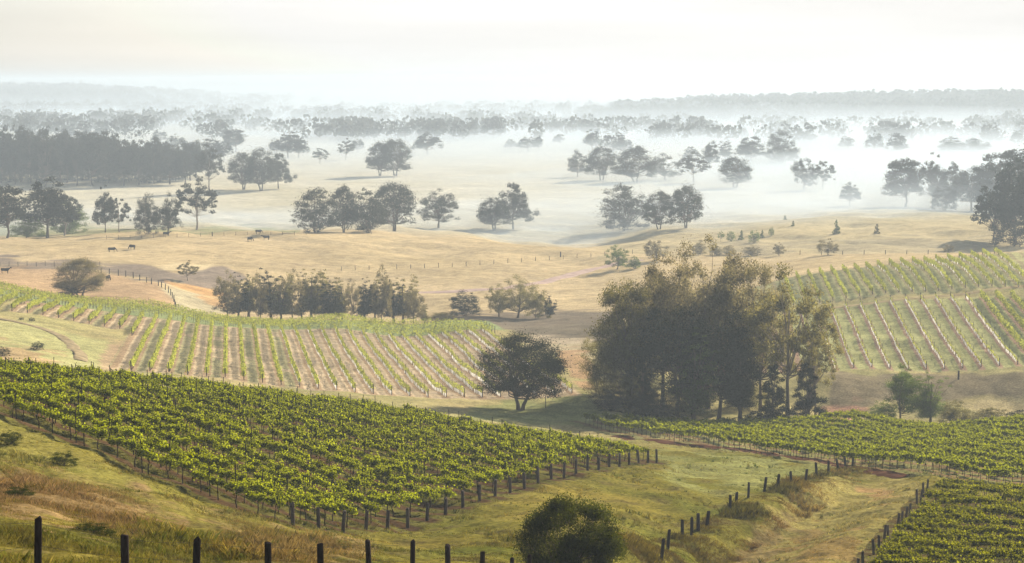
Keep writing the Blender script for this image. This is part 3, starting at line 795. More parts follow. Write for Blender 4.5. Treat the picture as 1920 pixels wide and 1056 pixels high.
T = [
 # kind, var, q, u, vbase, vtop, width, leaf, label
 ('gum', 8, 2, 1690, 792, 695, 84, 'green', 'bushy green tree with two heads behind the right vineyard'),
 ('feather', 5, 2, 1745, 790, 702, 58, 'green', 'slim darker tree beside the bushy green tree at right'),
 ('bush', 5, 1, 1655, 790, 755, 50, 'green', 'low green shrub at the left foot of the bushy green tree'),
 ('bush', 6, 1, 1790, 790, 752, 60, 'olive', 'pale weedy shrub right of the slim darker tree'),
 ('bush', 7, 1, 1855, 792, 768, 90, 'olive', 'long low shrub on the creek bank at the right edge'),
 ('bush', 8, 1, 1918, 794, 770, 70, 'dark', 'dark low shrub on the creek bank cut by the frame'),
 ('round', 3, 2, 150, 560, 486, 95, 'gum', 'wide round paddock tree above the left vineyard'),
 ('bush', 2, 1, 128, 560, 536, 40, 'dark', 'dark shrub at the foot of the wide paddock tree'),
 ('sparse', 2, 1, 353, 527, 494, 38, 'gum', 'small thin tree in the creek hollow above the orange grass'),
 ('bush', 3, 1, 872, 606, 551, 58, 'dark', 'dark blue-green bushy tree on the creek bank'),
 ('spread', 3, 1, 935, 605, 540, 48, 'olive', 'pale olive tree left of the big loose creek tree'),
 ('spread', 2, 2, 970, 608, 526, 86, 'olive', 'big loose pale creek tree with an open crown'),
 ('bush', 4, 1, 1008, 605, 548, 50, 'olive', 'soft olive tree right of the big loose creek tree'),
 ('feather', 1, 1, 1031, 596, 556, 26, 'dark', 'small upright tree on the creek bank left of the big stand'),
 ('feather', 2, 1, 796, 604, 570, 22, 'olive', 'small tree just right of the creek row'),
 ('bush', 5, 1, 830, 606, 586, 50, 'olive', 'low scrub between the creek row and the dark bushy tree'),
 ('spread', 4, 1, 1157, 505, 465, 44, 'green', 'green tree beside the farm road end casting a shadow'),
 ('bush', 6, 1, 1190, 504, 481, 22, 'green', 'small bush next to the farm road tree'),
 ('spread', 5, 1, 1231, 489, 452, 44, 'gum', 'rounded tree above the big stand at the farm road'),
 ('bush', 1, 1, 1312, 478, 453, 28, 'gum', 'first small round tree along the far fence line'),
 ('bush', 7, 1, 1343, 479, 462, 26, 'gum', 'low tree of the touching pair on the far fence line'),
 ('bush', 8, 1, 1367, 479, 461, 26, 'gum', 'right tree of the touching pair on the far fence line'),
 ('bush', 3, 1, 1410, 479, 462, 34, 'gum', 'squat wide tree on the far fence line'),
 ('spread', 1, 1, 1461, 480, 458, 24, 'gum', 'small upright tree on the far fence line past the squat one'),
 ('spread', 3, 1, 1552, 478, 451, 42, 'gum', 'small tree with a high side on the pale hill'),
 ('bush', 4, 1, 1779, 474, 459, 20, 'gum', 'lone small bush above the right vineyard'),
 ('cone', 1, 0, 1568, 438, 414, 14, 'green', 'narrow caged sapling on the pale hill'),
 ('cone', 2, 0, 1644, 438, 420, 12, 'olive', 'thin sapling near the top of the pale hill'),
 ('sparse', 2, 0, 1351, 453, 436, 14, 'green', 'leftmost small sapling in the pale hill planting'),
 ('bush', 2, 0, 1371, 453, 434, 17, 'green', 'rounded sapling in the pale hill planting'),
 ('cone', 3, 0, 1390, 450, 433, 11, 'green', 'slim sapling in the pale hill planting'),
 ('bush', 4, 0, 1414, 455, 433, 22, 'green', 'largest bushy sapling of the pale hill planting'),
 ('cone', 1, 0, 1429, 446, 432, 9, 'green', 'tiny sapling beside the largest of the hill planting'),
 ('bush', 5, 0, 1446, 442, 427, 11, 'green', 'highest sapling of the pale hill planting'),
 ('cone', 2, 0, 1487, 424, 414, 7, 'green', 'tiny sapling near the crest of the pale hill'),
 ('cone', 3, 0, 1472, 412, 404, 7, 'green', 'tiny sapling on the crest of the pale hill'),
 # first line on the misty plain
 ('gum', 1, 1, 14, 446, 350, 86, 'gum', 'tall dark gum at the left frame edge on the plain'),
 ('gum', 2, 1, 88, 446, 342, 104, 'gum', 'tall wide gum with a bare front trunk at left'),
 ('sparse', 2, 1, 120, 442, 368, 62, 'gum', 'open gum leaning out right of the tall wide gum'),
 ('bush', 1, 1, 125, 440, 385, 76, 'green', 'sunlit rounded shrub mass under the left gums'),
 ('bush', 2, 1, 52, 446, 405, 66, 'green', 'yellow-green shrub between the two left gums'),
 ('gum', 4, 1, 198, 436, 361, 40, 'gum', 'taller half of the pair of gums on the plain at left'),
 ('sparse', 3, 1, 224, 436, 374, 42, 'gum', 'shorter open half of the pair of gums at left'),
 ('bush', 5, 1, 276, 440, 369, 48, 'gum', 'dense low gum left of the forked tree'),
 ('spread', 3, 1, 316, 440, 372, 58, 'gum', 'rounded pale gum touching the dense low one'),
 ('sparse', 1, 1, 369, 431, 342, 76, 'gum', 'forked open tree with a clear trunk on the plain'),
 ('bush', 2, 1, 592, 436, 354, 86, 'gum', 'pale rounded tree starting the misty clump'),
 ('round', 3, 1, 645, 436, 350, 54, 'gum', 'narrow tree behind the misty clump'),
 ('bush', 6, 1, 690, 437, 358, 84, 'gum', 'dense low tree in the middle of the misty clump'),
 ('round', 5, 1, 738, 434, 345, 84, 'gum', 'tallest tree closing the misty clump at right'),
 ('spread', 1, 1, 821, 427, 362, 76, 'gum', 'small flat-topped tree alone left of the central pair'),
 ('round', 6, 1, 926, 432, 372, 66, 'gum', 'low rounded tree of the central pair'),
 ('gum', 6, 1, 962, 430, 347, 60, 'gum', 'tall open gum of the central pair'),
 ('bush', 7, 1, 1172, 433, 350, 96, 'gum', 'broad misty tree at left of the right-centre clump'),
 ('round', 2, 1, 1236, 430, 360, 60, 'gum', 'middle tree of the right-centre clump'),
 ('round', 4, 1, 1286, 428, 348, 66, 'gum', 'right tree of the right-centre clump'),
 # second line on the plain
 ('round', 3, 1, 712, 330, 268, 52, 'gum', 'left half of the dark twin tree on the bright plain'),
 ('round', 5, 1, 742, 330, 262, 60, 'gum', 'right half of the dark twin tree on the bright plain'),
 ('sparse', 2, 1, 648, 300, 265, 34, 'gum', 'small umbrella-shaped tree far out on the plain'),
 ('sparse', 3, 1, 601, 308, 279, 32, 'gum', 'small misty tree left of the umbrella-shaped one'),
 ('gum', 1, 1, 442, 284, 243, 46, 'gum', 'domed pale tree rising behind the dark wood'),
 ('gum', 2, 1, 803, 290, 251, 48, 'gum', 'dark hazy tree right of the twin tree'),
 ('spread', 2, 1, 1084, 332, 287, 42, 'gum', 'low pale tree at the left end of the long clump'),
 ('round', 7, 1, 1128, 338, 277, 62, 'gum', 'dark tree second in the long clump'),
 ('round', 8, 1, 1192, 342, 276, 74, 'gum', 'dark domed tree, biggest in the long clump'),
 ('spread', 4, 1, 1245, 338, 294, 66, 'gum', 'low tree in the long clump right of the domed one'),
 ('sparse', 1, 1, 1301, 342, 290, 56, 'gum', 'open tree with a clear trunk ending the long clump'),
 ('gum', 3, 1, 1330, 318, 270, 34, 'gum', 'small dark tree behind the end of the long clump'),
 ('round', 2, 1, 1378, 352, 295, 62, 'gum', 'compact round tree alone right of the long clump'),
 ('feather', 2, 1, 1360, 300, 264, 22, 'gum', 'narrow hazy tree behind the compact round tree'),
 ('gum', 6, 1, 1408, 302, 258, 54, 'gum', 'pale tree in the hazy group of three'),
 ('bush', 8, 1, 1464, 308, 248, 62, 'gum', 'tallest tree in the hazy group of three'),
 ('spread', 5, 1, 1508, 356, 299, 50, 'gum', 'left head of the branching tree right on the plain'),
 ('sparse', 3, 1, 1544, 356, 304, 42, 'gum', 'right head of the branching tree on the plain'),
 ('gum', 3, 1, 1594, 386, 347, 36, 'gum', 'small pale tree alone in the mist at right'),
 ('gum', 1, 1, 1698, 388, 299, 76, 'gum', 'left gum of the tall pair at right'),
 ('gum', 4, 1, 1748, 388, 302, 58, 'gum', 'right gum of the tall pair at right'),
 ('gum', 2, 1, 1790, 392, 311, 54, 'gum', 'pale gum behind the tall pair at right'),
 ('bush', 3, 1, 1770, 395, 350, 50, 'gum', 'low dense tree at the foot of the right pair'),
 ('gum', 5, 1, 1822, 396, 318, 76, 'gum', 'dark gum left of the large dark mass at right'),
 ('gum', 6, 1, 1875, 398, 288, 96, 'gum', 'tall gum rising behind the dark mass at right'),
 ('gum', 8, 1, 1915, 400, 277, 90, 'gum', 'highest gum at the right frame edge'),
 ('gum', 7, 1, 1862, 452, 352, 66, 'dark', 'drooping dark gum in front at the right edge'),
 ('gum', 2, 1, 1906, 456, 306, 100, 'dark', 'largest near-black gum at the right frame edge'),
 ('gum', 3, 1, 1945, 458, 300, 90, 'dark', 'near-black gum cut off by the right frame edge'),
 ('bush', 4, 1, 1905, 462, 400, 90, 'dark', 'dark undergrowth below the near-black gums'),
 ('round', 4, 1, 457, 356, 286, 62, 'gum', 'left tree of the dark trio beside the wood'),
 ('round', 6, 1, 490, 358, 280, 62, 'gum', 'middle tree of the dark trio beside the wood'),
 ('gum', 6, 1, 522, 354, 290, 44, 'gum', 'right tree of the dark trio beside the wood'),
 ('sparse', 1, 1, 394, 362, 277, 56, 'gum', 'open gum at the right end of the dark wood'),
 ('bush', 6, 1, 1785, 290, 258, 54, 'gum', 'left half of the low flat grove far right'),
 ('bush', 7, 1, 1830, 290, 261, 54, 'gum', 'right half of the low flat grove far right'),
]
for (kd, va, q, u, vb, vt, w, lf, lb) in T:
    ym = 600 if vb < 470 else (300 if vb < 620 else 200)
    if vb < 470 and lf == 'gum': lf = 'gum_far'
    nm = 'gum_tree' if kd in ('gum', 'sparse') else ('shrub' if kd == 'bush' and vb - vt < 45 else 'tree')
    yy = None
    if vb >= 785: yy = 288
    elif 594 <= vb <= 608: yy = 456
    tree_px(kd, va, q, u, vb, vt, w, lb, y=yy, ymin=ym, leaf=lf, name=nm, cat='shrub' if nm == 'shrub' else 'tree', bark='palebark' if kd == 'sparse' else 'bark')
# creek row: slim trees shoulder to shoulder
cr = [(428, 518, 44), (447, 524, 34), (466, 519, 40), (487, 524, 32), (508, 514, 40), (528, 520, 34), (548, 516, 40), (566, 524, 30), (583, 511, 42), (602, 520, 32),
      (622, 532, 34), (641, 526, 34), (662, 532, 32), (684, 534, 38), (703, 524, 30), (716, 511, 32), (738, 530, 36), (757, 523, 36), (776, 546, 34)]
for i, (u, vt, w) in enumerate(cr):
    lb = 'slim dark tree, %s from the left in the close creek row behind the vineyard' % nth(i + 1)
    if u == 428: lb = 'leaning tree that starts the creek row at the orange grass'
    if u == 716: lb = 'tallest plume-like tree of the creek row'
    if u == 776: lb = 'last lower tree of the creek row at its right end'
    tree_px('feather' if i % 3 else 'spread', 1 + i % 6, 1, u, 600, vt, w * 1.25, lb, y=448 + (i * 7 % 5) * 2.5, leaf=('gum', 'dark', 'olive')[i % 3], name='creek_tree', group='trees of the creek row')
# dark wood on the left
k = 0
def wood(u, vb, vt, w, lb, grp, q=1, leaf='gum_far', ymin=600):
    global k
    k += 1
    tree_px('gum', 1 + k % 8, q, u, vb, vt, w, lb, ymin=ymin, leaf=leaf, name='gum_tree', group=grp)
for row, (vb, dv) in enumerate(((345, 0), (338, -3), (331, -6))):
    for i in range(15):
        u = -30 + i * 29 + row * 11
        if u > 372: continue
        top = np.interp(u, [-30, 0, 90, 200, 235, 300, 372], [246, 249, 254, 256, 264, 272, 276]) + random.uniform(-9, 12) - dv * .2
        wood(u, vb + random.uniform(-2, 5), top, random.uniform(36, 66), 'dark tall gum, %s from the left in the %s line of the long wood' % (nth(i + 1), ('front', 'middle', 'back')[row]), 'gums of the long dark wood')
for i in range(14):
    u = -25 + i * 27
    x, y, z = hit(u, 338 + (i * 5 % 7), 600)
    place_tree('bush', 1 + i % 8, 1, x, y, 13.5 - i * .25, 13, 'dark undergrowth tree, %s from the left behind the trunks of the long wood' % nth(i + 1), group='undergrowth of the long wood', leaf='gum_far')
# hazy individuals between the woods, on the far side of the plain
rs = np.random.RandomState(11)
HZ = [(395, 300, 262), (420, 300, 268), (360, 296, 268), (540, 296, 251), (560, 296, 255), (515, 290, 262), (300, 270, 246), (330, 280, 255), (130, 262, 238), (190, 262, 240), (990, 284, 258), (1010, 282, 256), (958, 280, 262),
      (1110, 282, 246), (1150, 286, 252), (1170, 288, 262), (1050, 272, 252), (925, 262, 220), (880, 262, 228), (760, 262, 238), (700, 262, 243), (600, 256, 232), (640, 250, 226), (815, 262, 222), (850, 255, 224),
      (1680, 290, 252), (1640, 285, 250), (1590, 282, 258), (1868, 270, 242), (1910, 275, 246), (180, 240, 206), (100, 236, 210), (60, 240, 212), (250, 232, 214), (1300, 262, 238), (1240, 262, 236), (1390, 262, 240), (1520, 270, 248), (480, 244, 222), (430, 240, 218), (10, 236, 205), (1330, 250, 228), (670, 286, 262), (1296, 300, 276)]
HZ.sort()
for i, (u, vb, vt) in enumerate(HZ):
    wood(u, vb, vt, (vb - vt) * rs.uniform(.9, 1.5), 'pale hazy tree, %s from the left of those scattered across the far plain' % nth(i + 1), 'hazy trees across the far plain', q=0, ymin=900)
# treelines and wooded hills that read as masses
def mass(name, label, items, seed, leaf='gum_far', nl=44, group=None):
    rs = np.random.RandomState(seed); P = []; S = []
    for (x, y, h, w) in items:
        z = tz_cache[(x, y)]
        n = nl
        d = rs.normal(size=(n, 3)); d /= np.linalg.norm(d, axis=1)[:, None]; r = rs.uniform(.3, 1, n)[:, None] ** .5
        p = d * r * np.array((w * .5, w * .5, h * .38)) + np.array((x, y, z + h * .6)); P.append(p); S.append(np.full(n, h * .22))
    P = np.concatenate(P); S = np.concatenate(S)
    v, f = leaves(rs, P, 1.0, .8)
    c = np.repeat(P, 4, 0); v = c + (v - c) * np.repeat(S, 4)[:, None]
    o = link(name, mesh_data(name, v, f, M[leaf]))
    return tag(o, label, 'woodland', kind='stuff')
tz_cache = {}
def scatter(n, seed, u0, u1, y0, y1, h0, h1, dens=None):
    rs = np.random.RandomState(seed)
    a = (rs.uniform(u0, u1, n) - 960) / F; y = rs.uniform(y0, y1, n)
    if dens is not None:
        keep = rs.uniform(0, 1, n) < dens(a * F + 960, y); a = a[keep]; y = y[keep]
    x = a * y; z = terrain(x, y); h = rs.uniform(h0, h1, len(x))
    it = []
    for i in range(len(x)):
        tz_cache[(x[i], y[i])] = z[i]; it.append((x[i], y[i], h[i], h[i] * rs.uniform(.7, 1.3)))
    return it
patch = lambda u, y: np.where(np.sin(u * .009 + y * .002 + np.sin(y * .011)) * np.sin(y * .0075 + u * .0022 + 1) + .35 * np.sin(u * .031) > .12, 1.0, .16)
mass('distant_woodland', 'pale blue treeline of scattered woods across the misty plain', scatter(3600, 5, -200, 2100, 1850, 3900, 12, 22, lambda u, y: patch(u, y) * np.where((u > 1180) & (y > 2400), .3, 1)), 1)
mass('ridge_forest', 'hazy forest along the low ridge at upper right', scatter(1500, 6, 1270, 2300, 2700, 3350, 18, 28, lambda u, y: sstep(1270, 1330, u)) + scatter(160, 16, 1150, 1285, 2700, 3100, 20, 27) + scatter(40, 17, 1085, 1150, 2700, 2900, 16, 22), 2)
mass('hill_forest', 'blue hazy forest covering the low hill at upper left', scatter(2600, 7, -300, 700, 3900, 5300, 16, 26, lambda u, y: np.exp(-(np.maximum(u - 120, 0) / 230) ** 2)), 3)
mass('horizon_forest', 'faint forest on the ridges at the horizon', scatter(2600, 8, -500, 2400, 7600, 11500, 18, 30), 4, nl=26)
# ------------------------------------------------------------------ vines
print('vines...')
def vine_proto(seed, n, leaf, w=1.25, h0=.85, h1=1.52, thick=.36, shoots=8):
    rs = np.random.RandomState(seed); g = Geo()
    lx, ly = rs.normal(0, .06, 2)
    g.tube([(0, 0, -.1), (lx * .4 + .02, ly, .35), (lx, -ly, .7), (lx * .6, 0, .98)], [.045, .036, .03, .03], 5)
    for s in (-1, 1):
        g.tube([(lx * .6, 0, .96), (s * .25, rs.normal(0, .03), 1.06), (s * .52, rs.normal(0, .04), 1.10 + rs.normal(0, .03))], [.024, .018, .010], 4)
    P = []
    nm = int(n * .68)
    d = rs.normal(size=(nm, 3)); d /= np.linalg.norm(d, axis=1)[:, None]; r = rs.uniform(.25, 1, nm)[:, None] ** .6
    k = rs.randint(0, 3, nm)
    cen = np.array([(-w * .30, rs.normal(0, .08), 1.16 + rs.normal(0, .05)), (w * .28, rs.normal(0, .08), 1.16 + rs.normal(0, .05)), (rs.normal(0, .15), 0, 1.24)])[k]
    P.append(cen + d * r * np.array((w * .33, thick * .60, .235)))
    per = max(2, (n - nm) // shoots)
    for i in range(shoots):
        x = rs.uniform(-w * .5, w * .5); y = rs.normal(0, .12); t = np.linspace(0, 1, per)[:, None]; top = rs.uniform(h1 - .25, h1 + .12)
        e = np.array((x + rs.normal(0, .10), y + rs.normal(0, .09), top)); s = np.array((x, y, 1.05))
        P.append(s + (e - s) * t + rs.normal(0, .075, (per, 3)))
    for i in range(3):      # hanging shoots
        per2 = max(2, per // 2); x = rs.uniform(-w * .5, w * .5); t = np.linspace(0, 1, per2)[:, None]
        sgn = rs.choice([-1, 1]); s = np.array((x, sgn * .2, 1.1)); e = np.array((x + rs.normal(0, .15), sgn * .34, rs.uniform(.8, 1.0)))
        P.append(s + (e - s) * t + rs.normal(0, .05, (per2, 3)))
    P = np.concatenate(P)
    v, f = leaves(rs, P, leaf, .85)
    return g, v, f

VP = [vine_proto(100 + i, 800, .11, w=1.55) for i in range(8)]
VPM = [(g.data('vine_trunk', M['vinewood']), mesh_data('vine_foliage', v, f, M['vine'])) for g, v, f in VP]
VF = [vine_proto(200 + i, 300, .16, w=1.55) for i in range(6)]
rs = np.random.RandomState(21)
vines = []; stakes = []; endposts = []
for i in range(25):
    t = i * A_SP / (.904 * 86.05) if False else i / 24.0
    P0 = A_O + np.array((26.1, 82.0)) * t
    s = 1.6; j = 0; cnt = 0; scn = 0
    while s < 150:
        p = P0 + A_D * s; u = 960 + F * p[0] / p[1]
        if u < -120 or p[1] > np.interp(u, *CREST) + 16: break
        if rs.uniform() > .03:
            cnt += 1; vines.append((p[0] + rs.normal(0, .06), p[1] + rs.normal(0, .06), math.atan2(A_D[1], A_D[0]), rs.uniform(.84, 1.12), 'A', i + 1, cnt))
        if j % 4 == 3: scn += 1; stakes.append((p[0] + .8 * A_D[0], p[1] + .8 * A_D[1], i + 1, scn))
        s += 1.62 + rs.uniform(-.12, .12); j += 1
    endposts.append((P0[0], P0[1], 'A', i + 1))
for kx in range(27):
    s = max(0.0, (kx * 1.03 - 9.0) / .939) ; j = 0
    while s < 150:
        p = B_O + B_N * B_SP * kx + B_D * s; u = 960 + F * p[0] / p[1]
        if u > 2040 or p[1] < 174: break
        vines.append((p[0], p[1], math.atan2(B_D[1], B_D[0]), rs.uniform(.95, 1.15), 'B', 0, 0))
        s += 1.35 + rs.uniform(-.1, .1); j += 1
for j in range(-3, 16):
    P0 = C_O + C_E * (j * C_SP); s = 1.5; cnt = 0
    while s < 50:
        p = P0 + C_D * s; u = 960 + F * p[0] / p[1]
        if u > 2030 or p[1] < 88: break
        cnt += 1; vines.append((p[0] + rs.normal(0, .08), p[1] + rs.normal(0, .08), math.atan2(C_D[1], C_D[0]), rs.uniform(.74, .88), 'C', j + 4, cnt))
        s += 1.15 + rs.uniform(-.1, .1)
    endposts.append((P0[0], P0[1], 'C', j + 4))
va = np.array([(v[0], v[1]) for v in vines]); vz = terrain(va[:, 0], va[:, 1]); pu, pv = proj(va[:, 0], va[:, 1], vz)
inframe = (pu > -10) & (pu < 1930) & (pv < 1085)
order = np.argsort(np.where(inframe, va[:, 1], 1e6))
solo = set(order[:298].tolist())
print('vines', len(vines))
stv = []; stf = []; stm = []; nvv = 0; tg = Geo()
for i, (x, y, rz, s, blk, row, cnt) in enumerate(vines):
    z = float(vz[i])
    if i in solo:
        o = empty('grapevine', (x, y, z), rz + (math.pi if i % 2 else 0)); o.scale = (s, s, s * random.uniform(.92, 1.08))
        if blk == 'A': tag(o, 'leafy grapevine, %s in from the end post of the %s row of the near vineyard' % (nth(cnt), nth(row)), 'grapevine', 'grapevines of the large near vineyard')
        else: tag(o, 'dark grapevine, %s from the left in the %s nearest row of the lower right vineyard' % (nth(cnt), nth(row)), 'grapevine', 'grapevines of the lower right vineyard')
        a, b = VPM[i % 8]
        link('trunk', a, o); fo = link('foliage', b, o)
        if blk == 'C': fo.material_slots[0].link = 'OBJECT'; fo.material_slots[0].material = M['vine_low']
    else:
        g, v, f = VF[i % 6]
        c_, s_ = math.cos(rz), math.sin(rz)
        w = v * s
        w = np.stack([w[:, 0] * c_ - w[:, 1] * s_ + x, w[:, 0] * s_ + w[:, 1] * c_ + y, w[:, 2] + z], 1)
        stv.append(w); stf.append(f + nvv); nvv += len(w); stm.append(np.full(len(f), 1 if blk == 'C' else 0, np.int32))
        if y < 290:
            tg.tube([(x, y, z - .1), (x + .05, y, z + .5), (x, y, z + 1.1)], [.05, .035, .03], 3, cap=False)
st = link('grapevines', mesh_data('grapevines', np.concatenate(stv), np.concatenate(stf), M['vine']))
st.data.materials.append(M['vine_low']); st.data.polygons.foreach_set('material_index', np.concatenate(stm))
tag(st, 'massed green grapevines filling the vineyard blocks further back', 'grapevines', kind='stuff')
st2 = tg.data('vine_trunks', M['vinewood']); tk = link('vine_trunks', st2, st); tag(tk, kind='stuff')

def post_mesh(name, w, h, mat, seed=0, square=False):
    rs = np.random.RandomState(seed); g = Geo(); n = 4 if square else 8
    g.tube([(0, 0, -.3), (.005, 0, h * .5), (rs.normal(0, .01), rs.normal(0, .01), h - .02), (0, 0, h)], [w / 2, w / 2 * .98, w / 2 * .94, w / 2 * .86], n)
    return g.data(name, mat)
PM = [post_mesh('wooden_post', .24, 1.25, M['post'], i) for i in range(4)]
for i, (x, y, b, row) in enumerate(endposts):
    if b == 'C' and i % 5 == 3: continue
    me = PM[i % 4]
    o = link('end_post', me, None, (x, y, tz(x, y)))
    o.rotation_euler = (random.uniform(-.05, .05), random.uniform(-.10, .04), random.uniform(0, 6))
    o.scale = (1, 1, random.uniform(.92, 1.08))
    if b == 'A': tag(o, 'stout grey wooden post ending the %s row of the near vineyard from the front' % nth(row), 'post', 'end posts of the near vineyard rows')
    else:
        o.scale = (.75, .75, random.uniform(.6, .95)); o.rotation_euler = (random.uniform(-.12, .12), random.uniform(-.12, .12), 0)
        tag(o, 'dark wooden post, %s from the bottom along the left edge of the lower right vineyard' % nth(row), 'post', 'end posts of the lower right vineyard')
sg = [post_mesh('stake', .075, 2.0, M['darkpost'], i) for i in range(3)]
stakes.sort(key=lambda p: p[1])
print('stakes', len(stakes))
sgeo = Geo()
for i, (x, y, row, scn) in enumerate(stakes):
    if i < 290:
        o = link('vineyard_stake', sg[i % 3], None, (x, y, tz(x, y))); o.rotation_euler = (random.uniform(-.04, .04), random.uniform(-.04, .04), 0)
        o.scale = (1, 1, random.uniform(.9, 1.12))
        tag(o, 'thin dark stake, %s from the end post in the %s row of the near vineyard' % (nth(scn), nth(row)), 'stake', 'stakes in the near vineyard rows')
    else:
        z = tz(x, y); sgeo.tube([(x, y, z - .2), (x, y, z + 2.0)], [.04, .035], 4)
if sgeo.n:
    tag(link('vineyard_stakes', sgeo.data('vineyard_stakes', M['darkpost'])), 'remaining thin stakes far back in the vineyard rows', 'stakes', kind='stuff')

# trellised rows further off: every row a thing of its own
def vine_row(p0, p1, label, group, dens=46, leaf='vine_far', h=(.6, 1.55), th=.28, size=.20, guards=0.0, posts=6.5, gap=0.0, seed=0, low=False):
    rs = np.random.RandomState(seed); p0 = np.array(p0, float); p1 = np.array(p1, float)
    Ln = np.linalg.norm(p1 - p0); d = (p1 - p0) / Ln; nrm = np.array((-d[1], d[0]))
    m = max(2, int(Ln / 2)); sx = np.linspace(0, 1, m); path = p0 + (p1 - p0) * sx[:, None]; pz = terrain(path[:, 0], path[:, 1])
    zi = lambda s: np.interp(s, sx * Ln, pz)
    zb = float(pz[0]); o = empty('vine_row', (p0[0], p0[1], zb)); tag(o, label, 'vine row', group)
    org = np.array((p0[0], p0[1], zb))
    n = int(Ln * dens); s = rs.uniform(0, Ln, n)
    lump = .5 + .5 * np.sin(s * 3.9 + 2 * np.sin(s * .7 + seed)) ; lump2 = .5 + .5 * np.sin(s * 1.1 + seed * 2)
    keep = rs.uniform(0, 1, n) > gap * (1.2 - lump) ; s = s[keep]; lump = lump[keep]; lump2 = lump2[keep]; n = len(s)
    t = rs.uniform(0, 1, n); hh = h[0] + (h[1] - h[0]) * (t ** .8) * (.72 + .25 * lump + .1 * lump2)
    off = rs.normal(0, th * .55, n) * (1.15 - .5 * t)
    P = np.stack([p0[0] + d[0] * s + nrm[0] * off, p0[1] + d[1] * s + nrm[1] * off, zi(s) + hh], 1) - org
    v, f = leaves(rs, P, size, .85)
    link('foliage', mesh_data('row_foliage', v, f, M[leaf]), o)
    g = Geo(); q = 0.9
    while q < Ln:
        x, y = p0 + d * q; z = float(zi(q)); g.tube([(x - org[0], y - org[1], z - zb - .1), (x - org[0] + rs.normal(0, .04), y - org[1], z - zb + h[0] + .35)], [.04, .03], 3, cap=False)
        q += 1.9
    tr = link('trunk', g.data('row_trunks', M['vinewood']), o); tr['kind'] = 'stuff'
    q = 0.0; k = 0
    while q < Ln + .1:
        end = q == 0.0 or q + posts > Ln + .1
        if end and q > 0: q = Ln
        x, y = p0 + d * q; z = float(zi(q))
        ob = link('end_post' if end else 'line_post', EP if end else LP, o, (x - org[0], y - org[1], z - zb)); k += 1
        if q == Ln: break
        q += posts
    gw = Geo()
    for hz in (.9, 1.4):
        gw.tube([np.array((p0[0] + d[0] * a, p0[1] + d[1] * a, float(zi(a)) + hz)) - org for a in np.linspace(0, Ln, 12)], [.006] * 12, 3, cap=False)
    link('wire', gw.data('row_wire', M['wire']), o)
    if guards:
        gg = Geo(); q = .6
        while q < Ln:
            if rs.uniform() < guards:
                x, y = p0 + d * q; z = float(zi(q)); gg.box((x - org[0], y - org[1], z - zb + .29), .12, .12, .52)
            q += .85
        t_ = link('trunk_guard', gg.data('row_guards', M['guard']), o); t_['kind'] = 'stuff'
    return o
EP = post_mesh('row_end_post', .13, 1.4, M['darkpost'], 5); LP = post_mesh('row_line_post', .07, 1.75, M['darkpost'], 6)
ordn = ['first', 'second', 'third', 'fourth', 'fifth', 'sixth', 'seventh', 'eighth', 'ninth', 'tenth', 'eleventh', 'twelfth', 'thirteenth', 'fourteenth', 'fifteenth',
        'sixteenth', 'seventeenth', 'eighteenth', 'nineteenth', 'twentieth', 'twenty-first', 'twenty-second', 'twenty-third', 'twenty-fourth', 'twenty-fifth', 'twenty-sixth', 'twenty-seventh', 'twenty-eighth']
for i in range(-11, 25):
    P0 = M_O + M_N * M_SP * i
    if i <= -2: ln = 36
    elif i == -1: ln = 48
    else: ln = 110
    P1 = P0 + M_D * ln
    if 960 + F * P1[0] / P1[1] < -60: continue
    if i < 0: lb = '%s short leafy row to the left of the long soil-striped rows' % ordn[-i - 1]
    elif i < 9: lb = '%s long row from the left, leafy, in the soil-striped middle vineyard' % ordn[i]
    else: lb = '%s long row from the left, thin-vined, in the soil-striped middle vineyard' % ordn[i]
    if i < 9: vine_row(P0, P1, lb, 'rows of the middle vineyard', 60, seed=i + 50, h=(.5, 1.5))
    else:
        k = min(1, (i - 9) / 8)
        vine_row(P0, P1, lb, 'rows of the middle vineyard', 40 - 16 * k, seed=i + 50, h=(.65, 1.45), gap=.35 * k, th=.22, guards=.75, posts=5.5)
for j in range(10):
    y0 = 402.5 + j * 3.0
    xr = -3.5 - j * .6 - max(0, j - 5) * 3
    vine_row((-128, y0), (xr, y0 + 1.5), '%s cross row from the front in the green strip behind the middle vineyard' % ordn[j], 'cross rows behind the middle vineyard', 34, seed=j + 90, h=(.6, 1.6), posts=7)
for i in range(-8, 17):
    P0 = R_O + R_N * R_SP * i; P1 = P0 + R_D * 70
    u1 = 960 + F * P0[0] / P0[1]
    if u1 > 1960 or i < -1: continue
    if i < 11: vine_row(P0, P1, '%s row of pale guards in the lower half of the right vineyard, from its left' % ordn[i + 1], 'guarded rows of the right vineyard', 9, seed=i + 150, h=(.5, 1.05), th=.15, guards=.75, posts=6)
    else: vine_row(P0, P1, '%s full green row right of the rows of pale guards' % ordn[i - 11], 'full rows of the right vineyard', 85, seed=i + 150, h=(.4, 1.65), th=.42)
for i in range(-2, 23):
    P0 = U_O + U_N * U_SP * i; P1 = P0 + U_D * 57
    if 960 + F * P1[0] / P1[1] > 1960: continue
    vine_row(P0, P1, '%s row in the upper half of the right vineyard, counted from its left' % ordn[i + 2], 'upper rows of the right vineyard', 42, seed=i + 250, h=(.5, 1.5), th=.26, guards=.25 if i > 4 else 0, posts=7)

